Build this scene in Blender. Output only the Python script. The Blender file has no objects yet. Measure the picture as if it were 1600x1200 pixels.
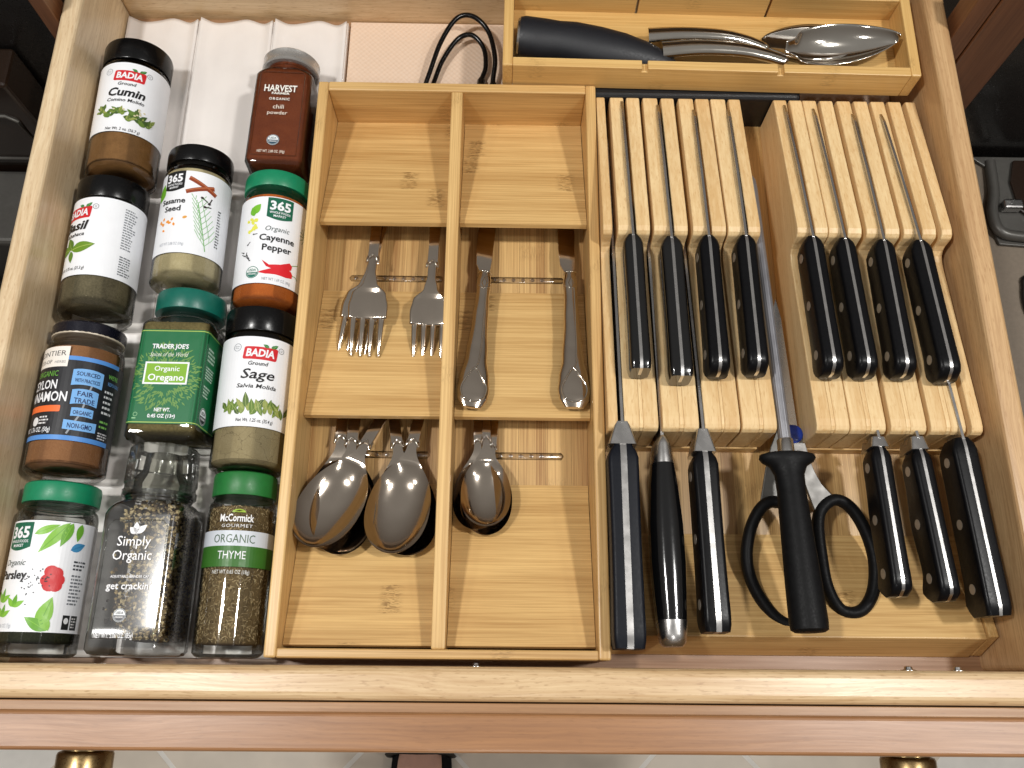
import bpy, bmesh, math, random
from mathutils import Vector, Matrix, geometry

random.seed(7)
S = 0.01                      # every number below is in centimetres
scene = bpy.context.scene
COL = scene.collection
R = math.radians

# ------------------------------------------------------------------ camera, world, lamps
cam = bpy.data.cameras.new('camera')
cam.sensor_width = 36.0
cam.lens = 36.0 * 1340 / 1600
cam.clip_start = 0.01
cam.clip_end = 20
camo = bpy.data.objects.new('camera', cam)
COL.objects.link(camo)
camo.location = (3.898 * S, -1.079 * S, 61.769 * S)
camo.rotation_mode = 'XYZ'
camo.rotation_euler = (0.33006, -0.014326, 0.0081736)
scene.camera = camo

world = bpy.data.worlds.new('World')
scene.world = world
world.use_nodes = True
wbg = world.node_tree.nodes['Background']
wt = world.node_tree
wtc = wt.nodes.new('ShaderNodeTexCoord'); wsp = wt.nodes.new('ShaderNodeSeparateXYZ'); wmr = wt.nodes.new('ShaderNodeMapRange'); wmx = wt.nodes.new('ShaderNodeMix')
wmx.data_type = 'RGBA'
wt.links.new(wtc.outputs['Generated'], wsp.inputs[0]); wt.links.new(wsp.outputs[2], wmr.inputs[0])
wmr.inputs[1].default_value = 0.1; wmr.inputs[2].default_value = 0.9
wmx.inputs[6].default_value = (0.34, 0.26, 0.20, 1)      # cabinets and walls
wmx.inputs[7].default_value = (1.0, 0.97, 0.93, 1)       # ceiling
wt.links.new(wmr.outputs[0], wmx.inputs[0]); wt.links.new(wmx.outputs[2], wbg.inputs[0])
wbg.inputs[1].default_value = 0.28

def downlight(name, x, y, z, power, size=0.12):
    l = bpy.data.lights.new(name, 'AREA')
    l.shape = 'DISK'
    l.size = size
    l.energy = power
    l.color = (1.0, 0.982, 0.95)
    o = bpy.data.objects.new(name, l)
    COL.objects.link(o)
    o.location = (x * S, y * S, z * S)
    d = Vector((5, 30, 0)) - Vector((x, y, z))
    o.rotation_euler = d.to_track_quat('-Z', 'Y').to_euler()
    return o
downlight('ceiling_downlight_left', -62, 14, 150, 12.2)
downlight('ceiling_downlight_right', 80, 14, 150, 12.2)
downlight('ceiling_downlight_front', 8, -88, 155, 2.4)
downlight('ceiling_downlight_far_left', -104, -13, 150, 2.6)
downlight('ceiling_downlight_far_right', 113, -13, 150, 2.6)

scene.view_settings.view_transform = 'Standard'
scene.view_settings.look = 'None'
scene.view_settings.exposure = 0.0
scene.view_settings.gamma = 1.0
scene.cycles.max_bounces = 8
scene.cycles.transparent_max_bounces = 16
scene.cycles.caustics_reflective = False
scene.cycles.caustics_refractive = False
scene.cycles.use_denoising = True

# ------------------------------------------------------------------ materials
def lin(c):
    def f(v):
        v /= 255.0
        return v / 12.92 if v <= .04045 else ((v + .055) / 1.055) ** 2.4
    return tuple(f(v) for v in c)

class NT:
    def __init__(self, name):
        self.m = bpy.data.materials.new(name)
        self.m.use_nodes = True
        self.t = self.m.node_tree
        self.b = self.t.nodes['Principled BSDF']
        self.out = self.t.nodes['Material Output']
    def n(self, ty, **kw):
        nd = self.t.nodes.new(ty)
        for k, v in kw.items():
            setattr(nd, k, v)
        return nd
    def put(self, sock, v):
        if hasattr(v, 'is_linked') or hasattr(v, 'links'):
            self.t.links.new(v, sock)
        else:
            if isinstance(v, tuple) and len(v) == 3 and sock.type == 'RGBA':
                v = v + (1.0,)
            sock.default_value = v
    def math(self, op, a, b=None, c=None, clamp=False):
        nd = self.n('ShaderNodeMath', operation=op)
        nd.use_clamp = clamp
        self.put(nd.inputs[0], a)
        if b is not None: self.put(nd.inputs[1], b)
        if c is not None: self.put(nd.inputs[2], c)
        return nd.outputs[0]
    def comb(self, x, y, z):
        nd = self.n('ShaderNodeCombineXYZ')
        for i, v in enumerate((x, y, z)): self.put(nd.inputs[i], v)
        return nd.outputs[0]
    def noise(self, vec, scale=1.0, detail=2.0, rough=.5, dist=0.0):
        nd = self.n('ShaderNodeTexNoise')
        self.put(nd.inputs['Vector'], vec)
        nd.inputs['Scale'].default_value = scale
        nd.inputs['Detail'].default_value = detail
        nd.inputs['Roughness'].default_value = rough
        nd.inputs['Distortion'].default_value = dist
        return nd.outputs['Fac']
    def mix(self, f, a, b):
        nd = self.n('ShaderNodeMix', data_type='RGBA')
        self.put(nd.inputs[0], f); self.put(nd.inputs[6], a); self.put(nd.inputs[7], b)
        return nd.outputs[2]
    def rng(self, v, a, b, c=0.0, d=1.0, smooth=False):
        nd = self.n('ShaderNodeMapRange')
        if smooth: nd.interpolation_type = 'SMOOTHSTEP'
        for i, x in enumerate((v, a, b, c, d)): self.put(nd.inputs[i], x)
        return nd.outputs[0]
    def cm(self):
        tc = self.n('ShaderNodeTexCoord')
        v = self.n('ShaderNodeVectorMath', operation='SCALE')
        self.t.links.new(tc.outputs['Object'], v.inputs[0])
        v.inputs['Scale'].default_value = 100.0
        return v.outputs[0]
    def rand(self):
        return self.n('ShaderNodeObjectInfo').outputs['Random']
    def bump(self, h, strength=.2, dist=.0005):
        nd = self.n('ShaderNodeBump')
        nd.inputs['Strength'].default_value = strength
        nd.inputs['Distance'].default_value = dist
        self.put(nd.inputs['Height'], h)
        self.t.links.new(nd.outputs[0], self.b.inputs['Normal'])
    def set(self, **kw):
        for k, v in kw.items():
            self.put(self.b.inputs[k.replace('_', ' ')], v)
        return self

MATS = {}
def plain(name, rgb, rough=.45, metal=0.0, coat=0.0, vary=.06, scale=3.0, bump=0.0, bscale=40.0, spec=.5):
    if name in MATS: return MATS[name]
    N = NT(name)
    c = lin(rgb)
    v = N.cm()
    n = N.noise(v, scale, 3)
    k = N.rng(n, .3, .7, 1 - vary, 1 + vary)
    mul = N.n('ShaderNodeVectorMath', operation='SCALE')
    mul.inputs[0].default_value = c
    N.put(mul.inputs['Scale'], k)
    N.set(Base_Color=mul.outputs[0], Metallic=metal)
    N.put(N.b.inputs['Roughness'], N.rng(N.noise(v, scale * 2.3, 3), .3, .7, max(0, rough * .85), min(1, rough * 1.15)))
    N.b.inputs['Specular IOR Level'].default_value = spec
    N.b.inputs['Coat Weight'].default_value = coat
    N.b.inputs['Coat Roughness'].default_value = .12
    if bump: N.bump(N.noise(v, bscale, 2), bump)
    MATS[name] = N.m
    return N.m

def wood(name, c1, c2, ax, cr, strip=2.0, fine=7.0, mid=1.0, fleck=0.0, knuckle=0.0, tone=.25, rough=.42, coat=.15, cfleck=None, along=.12, wave=0.0, orand=.22):
    if name in MATS: return MATS[name]
    N = NT(name)
    sp = N.n('ShaderNodeSeparateXYZ')
    N.put(sp.inputs[0], N.cm())
    comp = list(sp.outputs)
    rd = N.rand()
    al = N.math('ADD', comp[ax], N.math('MULTIPLY', rd, 171.0))
    oth = [i for i in range(3) if i != ax]
    b0, c0 = comp[oth[0]], comp[oth[1]]
    if wave:
        wv = N.noise(N.comb(N.math('MULTIPLY', al, .09), N.math('MULTIPLY', b0, .25), N.math('MULTIPLY', c0, .25)), 1, 1)
        sh = N.math('MULTIPLY', N.math('SUBTRACT', wv, .5), wave)
        b0 = N.math('ADD', b0, sh); c0 = N.math('ADD', c0, sh)
    def vec(a, k): return N.comb(N.math('MULTIPLY', al, a), N.math('MULTIPLY', b0, k), N.math('MULTIPLY', c0, k))
    nf = N.noise(vec(along, fine), 1, 4, .62)
    nm = N.noise(vec(along * .45, mid), 1, 3, .55)
    wn = N.n('ShaderNodeTexWhiteNoise', noise_dimensions='2D')
    N.put(wn.inputs['Vector'], N.comb(N.math('FLOOR', N.math('DIVIDE', N.math('ADD', comp[cr], 50.3), strip)), N.math('FLOOR', N.math('MULTIPLY', rd, 53.0)), 0.0))
    w = wn.outputs['Value']
    f = N.math('ADD', N.math('MULTIPLY', N.rng(nf, .34, .66), .62), N.math('MULTIPLY', N.rng(nm, .3, .7), .38))
    f = N.math('ADD', f, N.math('MULTIPLY', N.math('SUBTRACT', w, .5), tone * 2))
    f = N.math('ADD', f, N.math('MULTIPLY', N.math('SUBTRACT', rd, .5), orand), clamp=True)
    col = N.mix(f, lin(c1), lin(c2))
    dark = lin(cfleck) if cfleck else tuple(v * .55 for v in lin(c2))
    if fleck:
        nk = N.noise(N.comb(N.math('MULTIPLY', al, 1.3), N.math('MULTIPLY', b0, 9.0), N.math('MULTIPLY', c0, 9.0)), 1, 2)
        col = N.mix(N.math('MULTIPLY', N.rng(nk, .58, .72), fleck), col, dark)
    if knuckle:
        kk = N.n('ShaderNodeTexWhiteNoise', noise_dimensions='2D')
        N.put(kk.inputs['Vector'], N.comb(N.math('FLOOR', N.math('DIVIDE', N.math('ADD', comp[cr], 50.3), 1.9)), 7.0, 0.0))
        ps = N.math('FRACT', N.math('ADD', N.math('DIVIDE', al, 23.0), kk.outputs['Value']))
        d = N.math('MULTIPLY', N.math('ABSOLUTE', N.math('SUBTRACT', ps, .5)), 23.0)
        msk = N.rng(d, .25, .95, 1.0, 0.0, True)
        pat = N.noise(N.comb(N.math('MULTIPLY', al, 1.6), N.math('MULTIPLY', b0, 8.0), N.math('MULTIPLY', c0, 8.0)), 1, 3, .6, 1.2)
        col = N.mix(N.math('MULTIPLY', N.math('MULTIPLY', msk, N.rng(pat, .45, .6)), knuckle), col, dark)
    N.set(Base_Color=col)
    N.put(N.b.inputs['Roughness'], N.rng(nf, .2, .8, rough * .85, rough * 1.2))
    N.b.inputs['Coat Weight'].default_value = coat
    N.b.inputs['Coat Roughness'].default_value = .25
    N.bump(nf, .12, .0004)
    MATS[name] = N.m
    return N.m

BAM = ((225, 188, 126), (174, 131, 74))
bamX = wood('bamboo_grain_x', *BAM, 0, 1, strip=1.6, fine=9, knuckle=.8, tone=.10)
bamXd = wood('bamboo_dimmed_x', (219, 181, 118), (168, 125, 68), 0, 1, strip=1.6, fine=9, knuckle=.8, tone=.12)  # darker bamboo copy; weaker light on the front tier put into its colour
bamXz = wood('bamboo_grain_x_upright', *BAM, 0, 2, strip=1.6, fine=9, knuckle=.5, tone=.10)
bamY = wood('bamboo_grain_y', *BAM, 1, 0, strip=1.4, fine=9, knuckle=.35, tone=.12)
bamPlank = wood('bamboo_plank', (212, 174, 114), (152, 110, 62), 1, 0, strip=.9, fine=10, knuckle=.3, tone=.28)
tray_wood = wood('bamboo_golden_x', (226, 188, 122), (192, 148, 84), 0, 2, strip=1.6, fine=9, knuckle=.4, tone=.10)
tray_woodY = wood('bamboo_golden_y', (226, 188, 122), (192, 148, 84), 1, 0, strip=1.6, fine=9, knuckle=.4, tone=.10)
slatW = wood('maple_slat', (235, 206, 156), (212, 174, 120), 1, 0, strip=.62, fine=5, mid=1.3, fleck=.45, tone=.2, orand=.5, cfleck=(186, 140, 84), wave=.6)
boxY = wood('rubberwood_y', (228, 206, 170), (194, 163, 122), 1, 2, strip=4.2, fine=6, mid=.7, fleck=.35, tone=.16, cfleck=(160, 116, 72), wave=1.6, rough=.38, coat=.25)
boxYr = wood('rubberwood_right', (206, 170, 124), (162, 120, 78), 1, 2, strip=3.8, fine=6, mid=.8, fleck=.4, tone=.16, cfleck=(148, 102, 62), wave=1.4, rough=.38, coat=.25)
boxX = wood('rubberwood_x', (222, 194, 152), (190, 154, 110), 0, 2, strip=4.2, fine=6, mid=.8, fleck=.5, tone=.1, cfleck=(150, 108, 68), wave=1.2, rough=.34, coat=.35)
cherryX = wood('cherry_front', (168, 121, 80), (138, 94, 58), 0, 1, strip=6, fine=5, mid=.8, fleck=.2, tone=.06, rough=.36, coat=.5, wave=1.0)
stripX = wood('pale_strip', (176, 136, 96), (148, 108, 72), 0, 1, strip=6, fine=5, mid=.8, fleck=.2, tone=.06, rough=.4)
cabinetZ = wood('cabinet_brown', (122, 78, 48), (92, 56, 34), 2, 0, strip=5, fine=5, mid=.8, tone=.1, rough=.4, coat=.3)

steel = plain('polished_steel', (204, 191, 176), .12, 1.0, vary=.04, scale=.5)
def wavy(m, k, strength, dist):
    nt = m.node_tree
    b = nt.nodes['Principled BSDF']
    tc = nt.nodes.new('ShaderNodeTexCoord'); nz = nt.nodes.new('ShaderNodeTexNoise'); bp = nt.nodes.new('ShaderNodeBump')
    nz.inputs['Scale'].default_value = k; nz.inputs['Detail'].default_value = 1.0
    bp.inputs['Strength'].default_value = strength; bp.inputs['Distance'].default_value = dist
    nt.links.new(tc.outputs['Object'], nz.inputs['Vector']); nt.links.new(nz.outputs['Fac'], bp.inputs['Height']); nt.links.new(bp.outputs[0], b.inputs['Normal'])
wavy(steel, 45.0, .22, .003)
brushed = plain('brushed_steel', (200, 198, 196), .27, 1.0, vary=.03, scale=.5)
silver = plain('silver', (214, 208, 198), .10, 1.0, vary=.03, scale=.5)
rodsteel = plain('sharpening_rod_steel', (158, 158, 163), .42, .8, vary=.03, scale=.5)
blackp = plain('black_handle', (13, 13, 15), .32, vary=.15, bump=.03, bscale=12, spec=.16)
blackr = plain('black_rubber', (17, 17, 18), .5, vary=.2, bump=.06, bscale=25, spec=.14)
navyp = plain('blue_black_handle', (13, 16, 24), .45, vary=.1, spec=.2)
glossk = plain('gloss_black', (10, 10, 11), .12, vary=.1, coat=.6)
rivet_m = plain('rivet_brass_grey', (168, 158, 144), .42, .5)
brass = plain('antique_brass', (164, 140, 98), .3, 1.0)
whitepl = plain('white_plastic', (231, 225, 220), .34, vary=.02, scale=.4)
bluepl = plain('blue_plastic', (26, 62, 168), .3)
capblack = plain('cap_black', (9, 9, 10), .24, vary=.1, spec=.35)
capgreen = plain('cap_green', (12, 128, 88), .4)
capteal = plain('cap_teal', (8, 98, 84), .38)
capleaf = plain('cap_leaf_green', (30, 112, 50), .42)
capnavy = plain('cap_navy_metal', (22, 22, 34), .26, .3, coat=.3)
capsilver = plain('cap_silver', (186, 184, 180), .28, .55, scale=.6)
appl_black = plain('appliance_black', (20, 18, 17), .3, coat=.3)
appl_brown = plain('appliance_glass', (38, 27, 20), .16, coat=.5)
appl_grey = plain('appliance_grey', (88, 86, 82), .36, .3)
appl_tan = plain('appliance_taupe', (132, 120, 106), .36, .2)
grout = plain('grout', (250, 246, 238), .8, scale=.3)
skin = plain('skin', (230, 182, 160), .5, vary=.06, scale=.8)
tile_m = plain('stone_tile', (234, 221, 202), .35, vary=.1, scale=.12)

def clear_mat(name, tint=(.97, .98, .97), edge=(.62, .66, .62), base=.0, rough=.03):
    N = NT(name)
    t = N.t
    t.nodes.remove(N.b)
    fr = N.n('ShaderNodeFresnel'); fr.inputs[0].default_value = 1.48
    lw = N.n('ShaderNodeLayerWeight'); lw.inputs[0].default_value = .35
    tr = N.n('ShaderNodeBsdfTransparent')
    N.put(tr.inputs[0], N.mix(N.rng(lw.outputs['Facing'], .45, 1.0), tint + (1,), edge + (1,)))
    gl = N.n('ShaderNodeBsdfGlossy'); gl.inputs['Roughness'].default_value = rough
    mx = N.n('ShaderNodeMixShader')
    N.put(mx.inputs[0], N.math('ADD', N.math('MULTIPLY', fr.outputs[0], .9), base, clamp=True))
    t.links.new(tr.outputs[0], mx.inputs[1]); t.links.new(gl.outputs[0], mx.inputs[2])
    t.links.new(mx.outputs[0], N.out.inputs[0])
    return N.m
glass = clear_mat('clear_glass', base=.012)
acrylic = clear_mat('clear_acrylic', (.93, .94, .92), (.5, .53, .5), .04, .08)
frost = clear_mat('clear_grip_strip', (.93, .9, .86), (.66, .62, .56), .09, .16)

def powder(name, c1, c2, scale=14.0, crack=0.0, c3=None):
    N = NT(name)
    v = N.cm()
    n1 = N.noise(v, scale, 3, .7)
    n2 = N.noise(v, scale * .12, 3)
    f = N.math('ADD', N.math('MULTIPLY', N.rng(n1, .3, .7), .6), N.math('MULTIPLY', N.rng(n2, .3, .7), .4), clamp=True)
    col = N.mix(f, lin(c1), lin(c2))
    h = n1
    if crack:
        vo = N.n('ShaderNodeTexVoronoi', feature='DISTANCE_TO_EDGE')
        wv = N.n('ShaderNodeVectorMath', operation='ADD')
        N.put(wv.inputs[0], v)
        nz = N.n('ShaderNodeTexNoise'); N.put(nz.inputs['Vector'], v); nz.inputs['Scale'].default_value = 1.6
        N.put(wv.inputs[1], nz.outputs['Color'])
        N.put(vo.inputs['Vector'], wv.outputs[0]); vo.inputs['Scale'].default_value = .75
        e = N.rng(vo.outputs['Distance'], 0.0, .018, 1.0, 0.0)
        col = N.mix(N.math('MULTIPLY', e, crack), col, tuple(x * .35 for x in lin(c2)))
    N.set(Base_Color=col, Roughness=.9)
    N.b.inputs['Specular IOR Level'].default_value = .15
    N.bump(h, .5, .0008)
    MATS[name] = N.m
    return N.m

def inkmat(rgb):
    return plain('print_%02x%02x%02x' % rgb, rgb, .42, vary=.015, scale=1.0)

# ------------------------------------------------------------------ mesh helpers
class MB:
    def __init__(self):
        self.v = []; self.f = []; self.mi = []
    def add(self, vs, fs, mi=0):
        o = len(self.v)
        self.v += [tuple(p) for p in vs]
        self.f += [tuple(i + o for i in f) for f in fs]
        self.mi += [mi] * len(fs)
        return self
    def box(self, x0, x1, y0, y1, z0, z1, mi=0):
        vs = [(x, y, z) for z in (z0, z1) for y in (y0, y1) for x in (x0, x1)]
        return self.add(vs, [(0, 2, 3, 1), (4, 5, 7, 6), (0, 1, 5, 4), (2, 6, 7, 3), (0, 4, 6, 2), (1, 3, 7, 5)], mi)
    def rings(self, rs, cap0=True, cap1=True, closed=True, mi=0, loop=False):
        n = len(rs[0]); vs = [p for r in rs for p in r]; fs = []
        m = len(rs)
        for i in range(m if loop else m - 1):
            a, b = i * n, ((i + 1) % m) * n
            for j in range(n if closed else n - 1):
                k = (j + 1) % n
                fs.append((a + j, a + k, b + k, b + j))
        if cap0 and not loop: fs.append(tuple(reversed(range(n))))
        if cap1 and not loop: fs.append(tuple((m - 1) * n + j for j in range(n)))
        return self.add(vs, fs, mi)
    def lathe(self, prof, n=32, axis='Z', org=(0, 0, 0), cap0=True, cap1=True, mi=0):
        rs = []
        for z, r in prof:
            ring = []
            for j in range(n):
                a = 2 * math.pi * j / n
                p = (r * math.cos(a), r * math.sin(a), z)
                if axis == 'Y': p = (p[0], p[2], -p[1])
                if axis == 'X': p = (p[2], p[0], p[1])
                ring.append((p[0] + org[0], p[1] + org[1], p[2] + org[2]))
            rs.append(ring)
        return self.rings(rs, cap0, cap1, mi=mi)
    def prism(self, poly, axis, a, b, mi=0):
        # poly in the two remaining axes, extruded along axis from a to b
        def P(u, w, t): return {'X': (t, u, w), 'Y': (u, t, w), 'Z': (u, w, t)}[axis]
        n = len(poly)
        vs = [P(u, w, a) for u, w in poly] + [P(u, w, b) for u, w in poly]
        fs = [(j, (j + 1) % n, n + (j + 1) % n, n + j) for j in range(n)]
        fs += [tuple(reversed(range(n))), tuple(range(n, 2 * n))]
        return self.add(vs, fs, mi)
    def tube(self, pts, rad, n=10, closed=False, mi=0, flat=1.0, up=(0, 0, 1)):
        pts = [Vector(p) for p in pts]; m = len(pts); rs = []
        rad = rad if isinstance(rad, (list, tuple)) else [rad] * m
        for i in range(m):
            a = pts[(i - 1) % m] if (closed or i > 0) else pts[i]
            b = pts[(i + 1) % m] if (closed or i < m - 1) else pts[i]
            t = (b - a).normalized()
            s = t.cross(Vector(up))
            if s.length < 1e-4: s = t.cross(Vector((1, 0, 0)))
            s.normalize(); u = s.cross(t).normalized()
            rs.append([tuple(pts[i] + s * (rad[i] * math.cos(2 * math.pi * j / n)) + u * (rad[i] * flat * math.sin(2 * math.pi * j / n))) for j in range(n)])
        return self.rings(rs, not closed, not closed, mi=mi, loop=closed)
    def build(self, name, mats, parent=None, smooth=None, bevel=0.0, seg=2, recalc=True):
        me = bpy.data.meshes.new(name)
        me.from_pydata([(x * S, y * S, z * S) for x, y, z in self.v], [], self.f)
        if not isinstance(mats, (list, tuple)): mats = [mats]
        for m in mats: me.materials.append(m)
        me.polygons.foreach_set('material_index', self.mi)
        if recalc:
            bm = bmesh.new(); bm.from_mesh(me)
            bmesh.ops.recalc_face_normals(bm, faces=bm.faces)
            bm.to_mesh(me); bm.free()
        if smooth is not None:
            me.polygons.foreach_set('use_smooth', [True] * len(me.polygons))
            me.set_sharp_from_angle(angle=R(smooth))
        me.update()
        o = bpy.data.objects.new(name, me)
        COL.objects.link(o)
        if parent is not None: o.parent = parent
        if bevel:
            b = o.modifiers.new('bevel', 'BEVEL'); b.width = bevel * S; b.segments = seg; b.limit_method = 'ANGLE'; b.angle_limit = R(35)
        return o

def smoothpts(pts, k=6, closed=False):
    # Catmull-Rom through pts
    P = [Vector(p) for p in pts]; n = len(P); out = []
    for i in range(n if closed else n - 1):
        p0 = P[(i - 1) % n] if (closed or i > 0) else P[0]
        p1 = P[i]; p2 = P[(i + 1) % n]
        p3 = P[(i + 2) % n] if (closed or i + 2 < n) else P[-1]
        for j in range(k):
            t = j / k
            out.append(.5 * ((2 * p1) + (p2 - p0) * t + (2 * p0 - 5 * p1 + 4 * p2 - p3) * t * t + (3 * p1 - p0 - 3 * p2 + p3) * t ** 3))
    if not closed: out.append(P[-1])
    return out

def thing(name, label, cat, loc=(0, 0, 0), rot=None, group=None):
    o = bpy.data.objects.new(name, None)
    o.empty_display_size = .01
    COL.objects.link(o)
    o.location = [c * S for c in loc]
    if rot is not None:
        if isinstance(rot, Matrix): o.rotation_euler = rot.to_euler()
        else: o.rotation_euler = rot
    o['label'] = label; o['category'] = cat
    if group: o['group'] = group
    return o
def tag(o, label, cat, group=None, kind=None):
    o['label'] = label
    if cat: o['category'] = cat
    if group: o['group'] = group
    if kind: o['kind'] = kind
    return o

# ------------------------------------------------------------------ kitchen floor (seen below the drawer front)
fl = MB().box(-140, 150, -120, 60, -82, -80.22).build('floor', grout)
fl['kind'] = 'structure'; fl['label'] = 'pale stone tiled kitchen floor below the drawer'
ts = 31.5
tm = None
for i in range(-6, 7):
    for j in range(-6, 7):
        c = Vector((-32.2 + (i - j) * ts * .7071, -5.0 + (i + j) * ts * .7071, -80.4))
        if abs(c.x) > 75 or c.y > 30 or c.y < -62: continue
        if tm is None:
            o = MB().box(-ts / 2 + .35, ts / 2 - .35, -ts / 2 + .35, ts / 2 - .35, -.2, .25).build('tile', tile_m, fl, bevel=.12)
            tm = o.data
        else:
            o = bpy.data.objects.new('tile', tm); COL.objects.link(o); o.parent = fl
        o.location = c * S; o.rotation_euler = (0, 0, R(45))

# ------------------------------------------------------------------ drawer
XL, XR, YF, YB, ZT = -29.4, 37.1, -0.45, 53.8, 7.6
dr = thing('drawer', 'open wooden kitchen drawer with cherry front, filled with spices, cutlery and knives', 'drawer')
MB().box(XL - .4, XR + .4, YF - .4, YB + .4, -.9, 0).build('bottom_board', wood('drawer_bottom_ply', (168, 130, 96), (136, 100, 70), 0, 1, strip=5, fine=5, mid=.8, tone=.08, rough=.5), dr)
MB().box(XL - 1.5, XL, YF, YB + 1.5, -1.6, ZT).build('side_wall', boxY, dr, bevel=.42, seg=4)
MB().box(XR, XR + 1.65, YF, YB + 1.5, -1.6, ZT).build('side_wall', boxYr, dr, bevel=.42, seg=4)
MB().box(XL + .002, XR - .002, YB, YB + 1.5, -1.6, ZT - .02).build('back_wall', boxX, dr, bevel=.3)
MB().box(XL - 1.5, XR + 1.65, YF - 2.0, YF - .003, -1.6, ZT + .02).build('front_wall', boxX, dr, bevel=.5, seg=4)
MB().box(XL - 4, XR + 4, -3.1, -2.52, -3.5, 7.25).build('front_backing', stripX, dr, bevel=.05)
fp = MB().box(XL - 5, XR + 5, -5.25, -3.08, -7, 7.8).build('front_panel', cherryX, dr, bevel=.22, seg=3)
fp['label'] = 'glossy reddish cherry wood drawer front'
for kx in (-23.0, 30.9):
    k = MB().lathe([(-5.2, 1.55), (-5.42, 1.55), (-5.5, 1.42), (-5.75, 1.42), (-5.85, 1.66), (-6.0, 1.74), (-7.4, 1.74), (-8.2, 1.66), (-8.4, 1.45), (-8.45, .6)], 40, 'Y', (kx, 0, .6)).build('knob', brass, dr, smooth=30)
for sx, sz in ((2.4, 3.2), (30.4, 3.6), (33.6, 3.6)):
    s = MB().lathe([(0, .5), (.05, .5), (.09, .4), (.09, .28), (.26, .24), (.3, .14)], 20, 'Y', (sx, YF + .003, sz)).build('screw', brushed, dr, smooth=30)

# textured drawer mat
N = NT('woven_mat')
v = N.cm()
sp = N.n('ShaderNodeSeparateXYZ'); N.put(sp.inputs[0], v)
sx = N.math('SINE', N.math('MULTIPLY', sp.outputs[0], 13.0)); sy = N.math('SINE', N.math('MULTIPLY', sp.outputs[1], 13.0))
wv = N.math('MULTIPLY', sx, sy)
nz = N.noise(v, 2.0, 3)
N.set(Base_Color=N.mix(N.math('ADD', N.math('MULTIPLY', N.rng(wv, -1.0, 1.0), .55), N.math('MULTIPLY', nz, .35), clamp=True), lin((218, 190, 164)), lin((230, 206, 184))), Roughness=.6)
N.bump(wv, .3, .0004)
tag(MB().box(-9.9, XR - .1, 2.0, YB - .1, .003, .14).build('drawer_mat', N.m, bevel=.03), 'beige pink woven non-slip mat lining the drawer bottom behind the cutlery organizer', 'mat')

# ------------------------------------------------------------------ white spice rack
rk = thing('spice_rack', 'white ridged plastic spice rack with three panels under the jars', 'rack', (0, 0, 0))
steps = [(53.4, .25), (47.3, 1.0), (46.9, .35), (35.6, .35), (35.2, .95), (34.9, .35), (23.9, .35), (23.5, .95), (23.2, .35), (12.2, .35), (11.8, .95), (11.5, .35), (0.0, .3)]
for a, b in ((-29.25, -23.05), (-22.95, -16.55), (-16.45, -10.1)):
    mb = MB()
    rows = []
    ys = [53.3 - k * .36 for k in range(149)]
    for y in ys:
        row = []
        for i in range(25):
            t = i / 24
            x = a + ((b if y > 43.9 else min(b, -11.15)) - a) * t
            e = abs(t - .5) * 2
            z = .28 + .30 * max(0, (e - .72) / .28) ** 1.5 + .05 * math.cos(t * 6 * math.pi)
            for yc in (35.4, 23.6, 11.7):
                z += .32 * math.exp(-((y - yc) / .28) ** 2) * (1 - e ** 6)
            if y > 51.5: z += .05 * math.sin(t * 14)
            row.append((x, y + (.18 * math.sin(t * 9.5 + a) if y > 52.9 else 0), z))
        rows.append(row)
    mb.rings(rows, False, False, closed=False)
    o = mb.build('rack_panel', whitepl, rk, smooth=50)
    so = o.modifiers.new('thick', 'SOLIDIFY'); so.thickness = .16 * S; so.offset = -1
for x in (-29.2, -23.0, -16.5, -10.1):
    MB().box(x - .07, x + .07, 0 if x < -11 else 43.9, 53.2, .05, .62).build('panel_rib', whitepl, rk, bevel=.05)

# ------------------------------------------------------------------ jars
def perim(a, rc):
    """closed rounded square, half width a, corner radius rc, u = 0 at the front (-Y)"""
    f = a - rc; q = math.pi * rc / 2
    tot = 8 * f + 4 * q
    def P(u):
        u = u % tot
        segs = [('L', f), ('A', q), ('L', 2 * f), ('A', q), ('L', 2 * f), ('A', q), ('L', 2 * f), ('A', q), ('L', f)]
        ang = 0.0
        pos = Vector((0, -a)); d = 0.0
        for ty, ln in segs:
            if ty == 'L':
                if u <= ln + 1e-9:
                    return pos + Vector((math.cos(ang), math.sin(ang))) * u, Vector((math.sin(ang), -math.cos(ang)))
                pos = pos + Vector((math.cos(ang), math.sin(ang))) * ln
            else:
                cen = pos + Vector((-math.sin(ang), math.cos(ang))) * rc
                if u <= ln + 1e-9:
                    t = ang + (u / rc if rc > 1e-6 else 0)
                    nn = Vector((math.sin(t), -math.cos(t)))
                    return cen + nn * rc, nn
                ang += math.pi / 2
                pos = cen + Vector((math.sin(ang), -math.cos(ang))) * rc
            u -= ln
        return Vector((0, -a)), Vector((0, -1))
    return P, tot

def ring_at(z, a, rc, seg=10, dx=0.0, dy=0.0):
    pts = []
    for k in range(4):
        c = [(1, -1), (1, 1), (-1, 1), (-1, -1)][k]
        cx, cy = c[0] * (a - rc), c[1] * (a - rc)
        for j in range(seg + 1):
            t = -math.pi / 2 + k * math.pi / 2 + j * (math.pi / 2) / seg
            pts.append((cx + rc * math.cos(t) + dx, cy + rc * math.sin(t) + dy, z))
    return pts

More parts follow.
